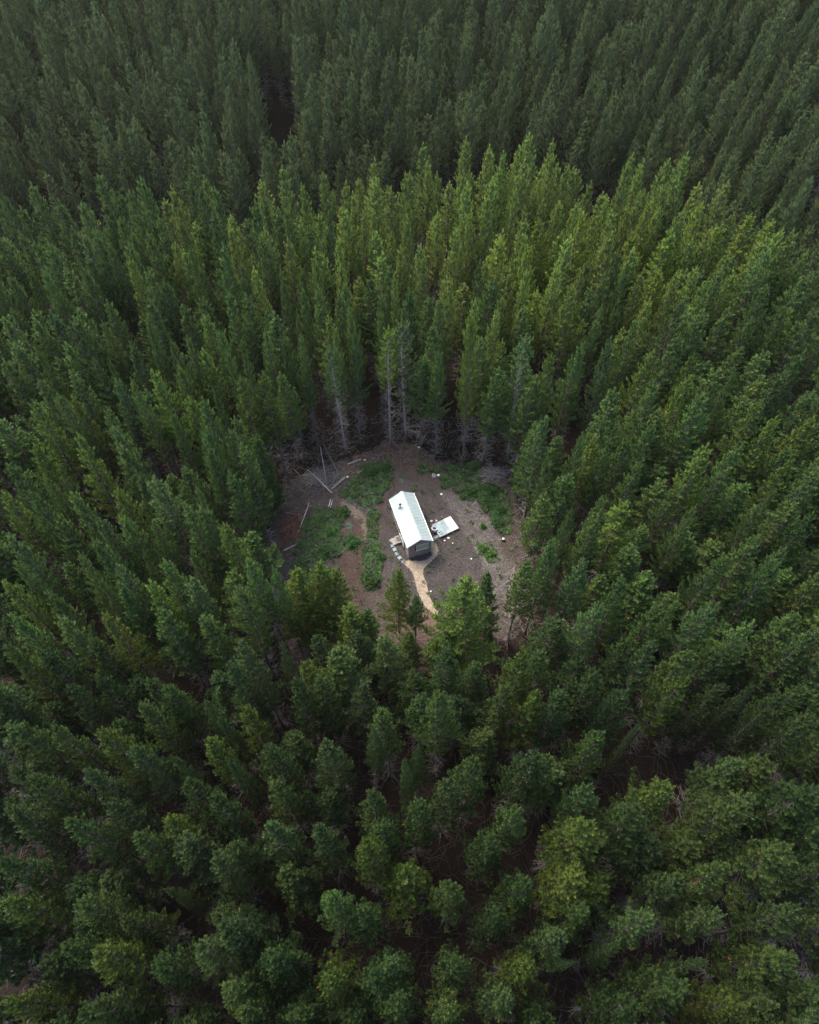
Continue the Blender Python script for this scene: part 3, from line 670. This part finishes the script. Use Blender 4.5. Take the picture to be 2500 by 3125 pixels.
pl.build('foundation', M_ROCK, house)
gt = MB(); gt.box(Wc + OH - .01, Wc + OH + .09, -OF, Lc + OF, ze - .05, ze + .03); gt.box(-OH - .07, -OH - .002, -OF, Lc + OF, ze - .04, ze + .035); gt.build('gutter', M_WHITE, house)

# steps by the side door
def local(x, y, z=0): 
    c, s_ = math.cos(yaw), math.sin(yaw); return (P0.x + c * x - s_ * y, P0.y + s_ * x + c * y, z)
M_PALEW = mat('pale timber', (.27, .24, .205), .8, .2, (.40, .36, .32), scale=6)
st = empty('wooden_steps', local(-.62, 2.45), yaw)
tag(st, 'small wooden steps with dark mat at the cabin side door', 'steps')
a = MB()
for k in range(4): a.box(-.44 + k * .105, -.35 + k * .105, -.42, .42, .17, .20)
a.build('lower_tread', M_PALEW, st)
a = MB(); a.box(-.03, .46, -.44, .44, .34, .38); a.build('upper_tread', M_PALEW, st)
a = MB(); a.box(.06, .43, -.32, .32, .381, .395); a.build('mat', mat('dark rubber mat', (.09, .09, .10), .9, .1, (.14, .14, .15), scale=20), st)
a = MB()
for y in (-.42, .36): a.box(-.44, -.03, y, y + .06, 0, .169); a.box(-.025, .44, y, y + .06, 0, .339)
a.build('side_board', M_PALEW, st)

# stepping stones
PAV = [(125, 1440), (163, 1563), (222, 1673), (286, 1788), (358, 1898), (458, 2000)]
ws = ['topmost of the curved row, half sunk and darker', 'second from the top of the curved row', 'third from the top of the curved row', 'fourth from the top of the curved row', 'fifth from the top of the curved row', 'lowest of the curved row, touching the tan path']
def stone_slab(px, py, ang, sx, sy, lab, grp, z=.06):
    x, y = G(px, py, .05); m = MB(); b0 = .02
    m.hexa([Vector(p) for p in ((-sx, -sy, -.02), (sx, -sy, -.02), (sx, sy, -.02), (-sx, sy, -.02), (-sx + b0, -sy + b0, z), (sx - b0, -sy + b0, z), (sx - b0, sy - b0, z), (-sx + b0, sy - b0, z))])
    o = m.build('stepping_stone', M_STONE); o.location = (x, y, .005); o.rotation_euler = (0, 0, ang); tag(o, lab, 'paver', grp)
for i, (a_, b_) in enumerate(PAV):
    tx = PAV[min(i + 1, 5)][0] - PAV[max(i - 1, 0)][0]; ty = -(PAV[min(i + 1, 5)][1] - PAV[max(i - 1, 0)][1]) * 1.17
    stone_slab(1180 + a_ * .11136, 1490 + b_ * .11136, math.atan2(ty, tx), .21, .20, 'blue-grey stepping stone left of the cabin, ' + ws[i], 'stepping stones left of the cabin')
for i, (px, py) in enumerate(((1320, 1647), (1328, 1641), (1336, 1636))):
    stone_slab(px, py, math.radians(33), .19, .17, 'dark slate stone between cabin corner and deck, ' + ('nearest the cabin', 'middle of three', 'nearest the deck')[i], 'slate stones between cabin and deck')

# deck
DK = [Vector((*G(*p, .34), 0)) for p in ((1343.1, 1638), (1399.3, 1611.2), (1373.7, 1574.7), (1318.3, 1602.2))]   # near, right, far, left
dang = math.atan2(DK[1].y - DK[0].y, DK[1].x - DK[0].x); dl = (DK[1] - DK[0]).length; dw = (DK[3] - DK[0]).length
deck = empty('deck', DK[0], dang); tag(deck, 'low timber deck with wet grey planks and white end panel', 'deck')
M_PLANK = mat('wet grey plank', (.17, .23, .25), .35, .4, (.36, .44, .47), scale=1.6)
a = MB(); lx = dl * .63; nb_ = 12
for k in range(nb_): a.box(0, lx, dw * k / nb_ + .006, dw * (k + 1) / nb_ - .006, .29, .33 + (.006 if k % 3 else 0))
a.build('planks', M_PLANK, deck)
a = MB(); a.box(lx + .01, dl, 0, dw, .27, .345); a.build('white_panel', mat('bright white panel', (.82, .84, .80), .5, .4), deck)
a = MB(); a.box(-.01, dl + .01, -.035, -.004, .17, .325); a.box(-.01, dl + .01, dw + .004, dw + .035, .17, .325); a.box(-.045, -.012, -.03, dw + .03, .17, .325); a.box(dl + .012, dl + .04, -.03, dw + .03, .17, .325); a.build('frame', M_PALEW, deck)
for x in (.1, dl - .2):
    for y in (.1, dw - .2): a = MB(); a.box(x, x + .1, y, y + .1, 0, .28); a.build('leg', M_PALEW, deck)
# tub chair at the deck corner
cxy = G(1326, 1617, .25)
ch = empty('tub_chair', (*cxy, 0), dang + .5); tag(ch, 'round black and white tub chair at the left corner of the deck', 'chair')
a = MB(); n_ = 22
for k in range(n_):
    t0, t1 = [math.radians(40 + 280 * (k + e) / n_) for e in (0, 1)]
    hb = [.50 + .16 * math.sin((k + e) / n_ * math.pi) for e in (0, 1)]; ri, ro = .24, .33
    P = lambda r_, t_, z_: Vector((r_ * math.cos(t_), r_ * math.sin(t_), z_))
    a.hexa([P(ri, t0, .24), P(ro, t0, .24), P(ro, t1, .24), P(ri, t1, .24), P(ri, t0, hb[0]), P(ro * .98, t0, hb[0]), P(ro * .98, t1, hb[1]), P(ri, t1, hb[1])])
a.build('shell', M_WHITE, ch)
a = MB(); a.tube([(0, 0, .26), (0, 0, .38), (0, 0, .42)], [.225, .235, .19], 16); a.build('seat', M_BLACK, ch)
for k in range(4):
    t0 = math.pi / 4 + k * math.pi / 2; a = MB(); a.tube([(.2 * math.cos(t0), .2 * math.sin(t0), .25), (.29 * math.cos(t0), .29 * math.sin(t0), 0)], .018, 6); a.build('leg', M_BLACK, ch)

# ------------------------------------------------------------------ ground cover, brush, debris
def scatter(polys, n, seed, bare=.45):
    r = np.random.default_rng(seed); out = []
    ar = []
    for p in polys:
        p = np.array(p); A_ = .5 * abs(np.dot(p[:, 0], np.roll(p[:, 1], 1)) - np.dot(p[:, 1], np.roll(p[:, 0], 1))); ar.append(A_)
    for p, A_ in zip(polys, ar):
        p_ = np.array(p); k = int(n * A_ / sum(ar)); x = r.uniform(p_[:, 0].min() - .5, p_[:, 0].max() + .5, k * 6); y = r.uniform(p_[:, 1].min() - .5, p_[:, 1].max() + .5, k * 6)
        ok = in_poly(x + fbm(x, y, 3., 3) * .5 + fbm(x, y, .6, 13) * .4, y + fbm(x, y, 3., 5) * .5 + fbm(x, y, .6, 15) * .4, p); keep = (fbm(x, y, 1.3, 9) + .5 * fbm(x, y, .5, 19)) > r.uniform(-.15, .55, len(x)) - bare; ok &= keep
        out.append(np.stack([x[ok][:k], y[ok][:k]], -1))
    return np.concatenate(out)
def blades(name, pts, r, h, wdt, per, m, lab, cat, spread=.16, big=None):
    n = len(pts); hh = h * r.uniform(.6, 1.3, (n, per)) * (big[:, None] if big is not None else 1)
    az = r.uniform(0, 6.283, (n, per)); out = r.uniform(.3, 1.0, (n, per)) * spread * 1.6
    dx, dy = np.cos(az), np.sin(az); bx = pts[:, 0:1] + dx * .03; by = pts[:, 1:2] + dy * .03
    bz = terrain(bx, by)
    B = np.stack([bx, by, bz], -1); T = np.stack([bx + dx * out * 1.6, by + dy * out * 1.6, bz + hh * .8], -1); Mi = np.stack([bx + dx * out * .7, by + dy * out * .7, bz + hh], -1)
    S = np.stack([-dy, dx, 0 * dx], -1) * wdt
    v = np.stack([B, Mi + S, T, Mi - S], 2).reshape(-1, 3)
    sh = np.repeat(np.clip(r.normal(.45, .2, n), 0, .92), per * 4)
    return mesh_obj(name, v, np.arange(len(v)).reshape(-1, 4), m, attrs={'shade': ('POINT', 'FLOAT', sh)})
r5 = np.random.default_rng(55)
gp = np.concatenate([scatter(GRASSG, 5600, 21, -.12), scatter([CLEARG], 420, 22, -.2), scatter([[G(*p) for p in [(900, 1740), (1010, 1735), (1040, 1800), (900, 1840)]]], 300, 23)])
big = .6 + 1.0 * np.clip(fbm(gp[:, 0], gp[:, 1], 2.2, 31) + .4, 0, 1)
o = blades('ground_cover', gp, r5, .26, .040, 9, M_GRASS, '', '', .16, big); tag(o, 'green grass and low leafy weeds ringing the clearing', 'ground cover', None, 'stuff')

def sticks(name, polys, n, seed, m, lo, hi, rad, zj=.03, up=.12):
    r = np.random.default_rng(seed); p = scatter(polys, n, seed + 1); mb = MB()
    for x, y in p:
        L_ = r.uniform(lo, hi); a_ = r.uniform(0, 6.283); z = float(terrain(x, y)) + .01; t = r.uniform(-up, up) * L_
        c = r.normal(0, .12) * L_
        mb.tube([(x, y, z + .01), (x + math.cos(a_) * L_ * .5 - math.sin(a_) * c, y + math.sin(a_) * L_ * .5 + math.cos(a_) * c, z + abs(t) + .01), (x + math.cos(a_) * L_, y + math.sin(a_) * L_, z + zj * r.random())], [rad * r.uniform(.6, 1.4), rad, rad * .5], 3, cap=False)
    return mb.build(name, m)
M_CHIP = mat('bleached wood', (.34, .29, .25), .9, .1, (.58, .52, .46), scale=1.3)
M_LITTER = mat('weathered chips', (.22, .19, .165), .9, .1, (.44, .39, .34), scale=1.3)
PALEG = [[G(*p) for p in [(1340, 1490), (1440, 1510), (1510, 1590), (1540, 1690), (1590, 1780), (1560, 1880), (1480, 1790), (1450, 1680), (1400, 1590)]]]
o = sticks('bark_litter', PALEG + [[G(*p) for p in [(960, 1440), (1180, 1400), (1190, 1460), (1080, 1600), (1050, 1560)]]], 1000, 60, M_LITTER, .12, .5, .012); tag(o, 'bleached twigs and bark chips strewn over bare ground', 'litter', None, 'stuff')
o = sticks('twig_litter', [CLEARG], 4200, 62, mat('brown twig', (.13, .10, .09), .9, .1, (.25, .20, .18), scale=1.1), .1, .4, .010); tag(o, 'small brown twigs and mulch scattered across the clearing', 'litter', None, 'stuff')
PG = [[G(*p) for p in PATHPX]]; PR = [[(cx_ * 1.0, cy_ * 1.0) for cx_, cy_ in PG[0]]]
o = sticks('wood_chips', PG, 900, 68, mat('tan chips', (.30, .23, .16), .9, .1, (.60, .50, .39), scale=2), .08, .28, .016); tag(o, 'loose tan wood chips on and around the path', 'wood chips', None, 'stuff')
UN = [[(-13, 36), (-8, 36), (-9, 58), (-15, 55)], [(-11, 52), (11, 52), (12, 60), (-12, 60)], [(9, 30), (13, 32), (12, 55), (9, 50)], [(-6, 24), (10, 22), (9, 32), (-6, 33)], [(-12, 24), (-7, 24), (-7, 34), (-12, 34)]]
NF = [[(-34, -8), (36, -8), (38, 26), (-36, 26)]]
o = sticks('forest_litter', NF, 5200, 66, mat('dark brown dead twig', (.05, .04, .034), .9, .1, (.12, .098, .085), scale=1.1), .6, 2.4, .02, .5, .6); tag(o, 'dark brown fallen branches on the forest floor between near trunks', 'undergrowth', None, 'stuff')
o = sticks('dead_undergrowth', UN, 2300, 64, M_DEAD, .3, 1.3, .012, .5, .6); tag(o, 'tangled grey dead branches under the trees round the clearing', 'undergrowth', None, 'stuff')

def pile(cx_, cy_, rx, ry, hgt, n, seed, m, lab, ang=0.0, lng=(.8, 2.4), rad=.028):
    r = np.random.default_rng(seed); mb = MB()
    for _ in range(n):
        a_ = ang + r.normal(0, .7); L_ = r.uniform(*lng); x, y = cx_ + r.normal(0, rx * .45), cy_ + r.normal(0, ry * .45)
        z = .03 + r.uniform(0, 1) * hgt * math.exp(-((x - cx_) / rx) ** 2 - ((y - cy_) / ry) ** 2); dz = r.normal(0, .12) * L_; bend = r.normal(0, .1) * L_
        q0 = (x - math.cos(a_) * L_ / 2, y - math.sin(a_) * L_ / 2, max(.03, z - dz)); q1 = (x - math.sin(a_) * bend, y + math.cos(a_) * bend, z + .05); q2 = (x + math.cos(a_) * L_ / 2, y + math.sin(a_) * L_ / 2, max(.03, z + dz))
        rr = rad * r.uniform(.4, 1.5); mb.tube([q0, q1, q2], [rr, rr * .85, rr * .4], 4)
    o = mb.build('brush_pile', m); return tag(o, lab, 'brush pile')
x, y = G(1505, 1453); pile(x, y, 1.5, 1.0, .6, 150, 71, M_DEAD, 'heap of grey branches at the upper right edge of the clearing')
x, y = G(890, 1610); pile(x, y, 1.2, 2.0, .7, 130, 72, mat('rusty dead branch', (.16, .07, .04), .9, .1, (.25, .13, .09), scale=2), 'heap of rusty brown branches at the left edge of the clearing', 1.2)
x, y = G(985, 1460); pile(x, y, 2.2, 1.2, .5, 170, 73, M_DEAD, 'wide tangle of grey branches at the upper left edge of the clearing', .4)
x, y = G(1585, 1790); pile(x, y, 1.1, 2.6, .5, 140, 74, M_DEAD, 'grey dead branch tangle on the right edge, below the stump', 1.3)
x, y = G(905, 2000); pile(x, y, 1.1, 1.8, .45, 130, 75, mat('pinkish dead branch', (.26, .17, .15), .9, .1, (.38, .27, .24), scale=2), 'pinkish brown brush heap between pines, lower left of the clearing', .8, (.5, 1.3), .02)

def log(name, p, q_, r0, r1, m, lab, cat, twigs=0, seed=0, grp=None):
    a = MB(); p = Vector(p); q_ = Vector(q_); md = (p + q_) / 2 + Vector((0, 0, -.03 * (q_ - p).length * 0)); a.tube([p, p.lerp(q_, .33), p.lerp(q_, .66), q_], [r0, r0 * .9 + r1 * .1, (r0 + r1) / 2, r1], 8)
    r = np.random.default_rng(seed)
    for _ in range(twigs):
        s_ = r.uniform(.1, .95); b_ = p.lerp(q_, s_); d = Vector(r.normal(0, 1, 3)); d.z = abs(d.z) * .6; d.normalize(); a.tube([b_, b_ + d * r.uniform(.2, .6)], [.015, .005], 3, cap=False)
    return tag(a.build(name, m), lab, cat, grp)
def g3(u, v, z=0): return (*G(u, v, z), z)
def c3(x, y): return (860 + x * .2087, 1350 + y * .2087)
M_LOG = mat('fallen timber', (.20, .165, .14), .9, .1, (.32, .27, .23), scale=3)
b1 = c3(735, 740); t1 = c3(385, 400)
log('fallen_trunk', g3(*b1, .15), g3(*t1, 1.6), .07, .03, M_CHIP, 'thin pale dead trunk lying slantwise, upper left of the clearing', 'fallen trunk', 10, 1)
log('leaning_trunk', g3(*c3(655, 590), 0), g3(*c3(565, 60), 3.6), .06, .025, M_CHIP, 'pale dead pole standing nearly upright among bare trees, upper left', 'dead trunk', 8, 2)
log('leaning_trunk', g3(*c3(820, 440), 0), g3(*c3(600, 0), 3.2), .05, .02, M_LOG, 'grey dead pole leaning left behind the nearly upright one', 'dead trunk', 8, 3)
log('fallen_trunk', g3(*c3(245, 1310), .05), g3(*c3(405, 880), .7), .06, .03, M_CHIP, 'thin pale dead trunk beside the rusty branch heap', 'fallen trunk', 6, 4)
log('fallen_trunk', g3(*c3(30, 1580), .1), g3(*c3(225, 1490), .1), .06, .04, M_CHIP, 'short pale log at the left edge, below the rusty heap', 'log', 2, 5)
log('fallen_trunk', g3(*c3(60, 1025), .2), g3(*c3(270, 1060), .1), .07, .05, M_LOG, 'grey log lying level above the rusty heap', 'log', 2, 6)
log('log', g3(*c3(930, 510), .15), g3(*c3(720, 690), .1), .16, .12, M_LOG, 'thick brown log beside the grey branch tangle, upper left', 'log', 2, 7)
log('log', g3(*c3(1155, 245), .08), g3(*c3(960, 320), .08), .06, .04, M_CHIP, 'pale forked branch on reddish litter, top left of the clearing', 'branch', 6, 8)
log('log', g3(*c3(1300, 330), .08), g3(*c3(1110, 450), .08), .07, .05, M_CHIP, 'pale log pointing at the green patch above the cabin', 'log', 2, 9)
log('pole', g3(*c3(680, 975), .05), g3(*c3(715, 830), .25), .035, .03, M_WHITE, 'left of two short white poles by the grass', 'pole', 0, 10)
log('pole', g3(*c3(712, 950), .05), g3(*c3(742, 845), .25), .03, .025, M_WHITE, 'right of two short white poles by the grass', 'pole', 0, 11)
log('log', g3(*c3(450, 1480), .12), g3(*c3(530, 1530), .12), .07, .06, M_CHIP, 'short pale log lying in the large grass patch', 'log', 0, 12)
log('fallen_trunk', g3(800 + 1635 * .4928, 1250 + 860 * .4928, .5), g3(800 + 1540 * .4928, 1250 + 1180 * .4928, .2), .10, .07, mat('black trunk', (.03, .027, .028), .9, .1), 'black slanting trunk on the right edge of the clearing', 'fallen trunk', 8, 13)
# stumps
def stump(u, v, r, h, lab, top=(.62, .54, .42)):
    e_ = empty('tree_stump', (*G(u, v), 0)); tag(e_, lab, 'stump')
    a = MB(); a.tube([(0, 0, -.02), (0, 0, .08), (0, 0, h)], [r * 1.35, r * 1.1, r], 10, cap=False); a.build('bark', mat('stump bark', (.07, .055, .05), .9, .1, (.13, .10, .09), scale=9), e_)
    a = MB(); a.tube([(0, 0, h - .02), (0, 0, h + .004)], [r * .96, r * .96], 10); a.build('cut_face', mat('cut wood', top, .8, .2, tuple(c * .75 for c in top), scale=12), e_)
stump(1535, 1650, .16, .42, 'tall cut stump with pale top at the right edge of the clearing')
stump(*c3(1212, 680), .15, .12, 'round pale-topped stump in weeds left of the cabin roof')
stump(*c3(962, 512), .15, .14, 'low stump at the end of the thick brown log')
stump(*c3(1215, 265), .12, .12, 'small pale stump on reddish litter, top left')
stump(1338, 1451, .16, .10, 'white-topped low stump above the cabin, right of the grey rock', (.75, .73, .68))
stump(1323, 1447, .11, .10, 'small white-topped stump left of the larger white one', (.75, .73, .68))
stump(*c3(765, 1595), .13, .1, 'pale stump at the lower part of the large grass patch')
# rocks
def rock(u, v, s_, lab, seed, m=M_ROCK):
    bm = bmesh.new(); bmesh.ops.create_icosphere(bm, subdivisions=2, radius=s_); r = np.random.default_rng(seed)
    for v_ in bm.verts: v_.co *= 1 + r.normal(0, .13); v_.co.z *= .55
    me = bpy.data.meshes.new('rock'); bm.to_mesh(me); bm.free(); me.materials.append(m); o = bpy.data.objects.new('rock', me); SC.collection.objects.link(o)
    o.location = (*G(u, v), s_ * .25); o.rotation_euler = (0, 0, r.uniform(0, 6)); tag(o, lab, 'rock')
rk = lambda a_, b_: (1290 + a_ * .07536, 1560 + b_ * .07536)
rock(*rk(770, 265), .12, 'pale rock just behind the deck', 1); rock(*rk(560, 390), .12, 'upright pale rock left of the deck\'s far edge', 2); rock(*rk(355, 410), .15, 'flat pale rock beside the cabin eave', 3)
rock(*rk(1050, 1100), .15, 'pale rock on the mulch in front of the deck', 4); rock(*rk(895, 1195), .09, 'small white rock below the pale rock in front of the deck', 5, M_WHITE); rock(*rk(1220, 1300), .07, 'tiny white rock farthest in front of the deck', 6, M_WHITE)
c4 = lambda a_, b_: (1250 + a_ * .2087, 1300 + b_ * .2087)
rock(*c4(365, 735), .32, 'large grey rock between the white stump tops', 7, mat('grey rock', (.17, .16, .17), .9, .2, (.26, .25, .25), scale=5))
rock(*c4(465, 1000), .12, 'white rock above and right of the cabin vent pipe', 8, M_WHITE); rock(*c4(658, 742), .10, 'cream rock in the weeds above the cabin, left of a pair', 9); rock(*c4(745, 740), .09, 'cream rock in the weeds, right of a pair', 10); rock(*c4(598, 695), .08, 'small cream rock above the pair in the weeds', 11)
rock(*c4(905, 1945), .09, 'white rock on bare mulch right of the cabin path', 12, M_WHITE); rock(*c4(135, 312), .14, 'flat pale rock on reddish litter near the far trees', 13); rock(*c3(1515, 495), .13, 'white rock above the weeds left of the cabin ridge', 14, M_WHITE)
rock(1315, 1805, .08, 'small white rock beside the lower path', 15, M_WHITE); rock(*c4(955, 865), .15, 'dull grey rock within the right-hand grass', 16)

# tussocks: long arching leaves
def tussock(u, v, s_, lab, seed):
    r = np.random.default_rng(seed); x, y = G(u, v); mb = MB()
    for k in range(34):
        az = r.uniform(0, 6.283); L_ = s_ * r.uniform(.7, 1.2); e_ = r.uniform(.35, 1.1); w_ = .022
        dx, dy = math.cos(az), math.sin(az); pr = []
        for t in (0, .4, .75, 1): pr.append((dx * L_ * t * math.cos(e_) * 1.1, dy * L_ * t * math.cos(e_) * 1.1, L_ * (math.sin(e_) * t - .55 * t * t) + .02))
        vs = []
        for t, p_ in zip((1, 1, .7, .12), pr): vs += [(p_[0] - dy * w_ * t, p_[1] + dx * w_ * t, p_[2]), (p_[0] + dy * w_ * t, p_[1] - dx * w_ * t, p_[2])]
        mb.add(vs, [(0, 1, 3, 2), (2, 3, 5, 4), (4, 5, 7, 6)])
    o = mb.build('tussock', M_TUS); o.location = (x, y, 0); tag(o, lab, 'plant')
M_TUS = mat('blue-green strap leaf', (.045, .105, .075), .6, .3, (.10, .18, .12), scale=3)
for i, (a_, b_, s_, lab) in enumerate([(1290, 740, .75, 'spiky blue-green tussock beside the round stump'), (1010, 860, .7, 'spiky tussock at the sandy patch, upper left'), (1325, 875, .7, 'spiky tussock nearest the cabin roof\'s left corner'),
    (1295, 1030, .65, 'spiky tussock below the one nearest the roof corner'), (990, 1230, .7, 'lone spiky tussock on the dark bare soil'), (1290, 1650, .65, 'spiky tussock level with the stepping stones'), (880, 1560, .6, 'leafy tussock at the lower right of the large grass patch'),
    (1190, 940, .55, 'tussock between sandy patch and grass strip')]): tussock(*c3(a_, b_), s_, lab, 80 + i)
for i, (u, v, s_, lab) in enumerate([(1133, 1655, .6, 'dark tussock on the strip left of the stepping stones'), (1125, 1700, .6, 'tussock in the strip above the round bush'), (1150, 1700, .5, 'small tussock right of the strip, near the front pine'), (1225, 1467, .45, 'small bright tussock above the cabin ridge')]): tussock(u, v, s_, lab, 95 + i)

# leafy bushes
def bush(u, v, s_, hgt, lab, seed, color=(1, 1, 1)):
    r = np.random.default_rng(seed); x, y = G(u, v); n = int(420 * s_ * s_) + 120
    d = r.normal(0, 1, (n, 3)); d /= np.linalg.norm(d, axis=1)[:, None]; d[:, 2] = np.abs(d[:, 2]); lob = 1 + .25 * np.sin(d[:, 0] * 4 + seed) * np.cos(d[:, 1] * 5 + seed)
    c = d * np.array([s_, s_, hgt]) * (r.uniform(.55, 1, n) * lob)[:, None]; K = 7
    dirn = d[:, None] * .6 + r.normal(0, .6, (n, K, 3)); dirn /= np.linalg.norm(dirn, axis=2)[..., None]; tg = np.cross(dirn, np.array([.3, .2, .9])); tg /= np.linalg.norm(tg, axis=2)[..., None]
    B = np.repeat(c[:, None], K, 1); v_ = np.stack([B, B + dirn * .08 + tg * .035, B + dirn * .18, B + dirn * .08 - tg * .035], 2).reshape(-1, 3)
    sh = np.repeat(np.clip(r.normal(.4, .2, n), 0, .92), K * 4)
    e_ = empty('bush', (x, y, 0)); tag(e_, lab, 'bush')
    o = mesh_obj('foliage', v_, np.arange(len(v_)).reshape(-1, 4), M_GRASS, e_, attrs={'shade': ('POINT', 'FLOAT', sh)}); o.color = (*color, 1)
    mb = MB()
    for k in range(5): a_ = k * 1.26; mb.tube([(0, 0, 0), (math.cos(a_) * s_ * .5, math.sin(a_) * s_ * .5, hgt * .6)], [.02, .01], 4)
    mb.build('stems', M_BARK, e_)
C2 = lambda a_, b_: (800 + a_ * .4928, 1250 + b_ * .4928)
for i, (u, v, s_, h_, lab) in enumerate([(*C2(680, 1070), .95, .8, 'round dark green bush left of the front pine'), (*c3(1310, 450), .8, .7, 'dark bush in the weeds, upper left of the cabin'), (*c3(1490, 370), .8, .7, 'dark bush above and right of the first upper-left one'),
     (*c3(900, 1040), .8, .6, 'rounded bush at the top right of the large grass patch'), (*c3(590, 1140), .7, .5, 'bush in the upper part of the large grass patch'), (*c3(1040, 1470), .9, .6, 'wide low bush on the dark soil left of the cabin'),
     (*c3(700, 1330), .9, .6, 'bush in the middle of the large grass patch'), (*c3(650, 1620), .9, .6, 'bush at the lower part of the large grass patch'), (*c3(1440, 1690), .55, .5, 'small bush left of the lowest stepping stones'),
     (*c4(880, 990), .65, .5, 'pale grey-green bush at the tip of the right-hand grass'), (*c4(1200, 960), .95, .7, 'dark bush in the right-hand grass below the branch heap'), (*c4(1180, 1150), .9, .6, 'bush midway down the right-hand grass'),
     (*c4(1310, 1250), .9, .8, 'bush against the right-hand pines, midway down'), (*c4(940, 610), .8, .6, 'dark bush under the far right pines'), (*c4(1290, 1430), .7, .6, 'bush at the lower end of the right-hand grass'), (*c4(1075, 1480), .3, .25, 'tiny bright bush alone on pale litter right of the deck'),
     (*c4(780, 1050), .35, .3, 'small blue-green bush at the edge of pale litter'), (*c4(1070, 1800), .5, .4, 'bright bush low on the right side of the clearing'), (*c4(1180, 1890), .6, .4, 'yellowish bush low right, beside the black trunk')]):
    bush(u, v, s_, h_, lab, 120 + i, (1.3, 1.3, 1) if 'bright' in lab or 'yellow' in lab else (1, 1, 1))

# ------------------------------------------------------------------ air
a = MB(); a.box(-440, 440, -280, 640, -25, 72)
hm = bpy.data.materials.new('thin evening air'); hm.use_nodes = True; n = hm.node_tree; n.nodes.clear()
o_ = n.nodes.new('ShaderNodeOutputMaterial'); v_ = n.nodes.new('ShaderNodeVolumePrincipled')
v_.inputs['Color'].default_value = (1.0, .93, .74, 1); v_.inputs['Density'].default_value = .00014; v_.inputs['Anisotropy'].default_value = .55
n.links.new(v_.outputs[0], o_.inputs['Volume'])
hz = a.build('haze', hm); tag(hz, None, None, None, 'stuff')
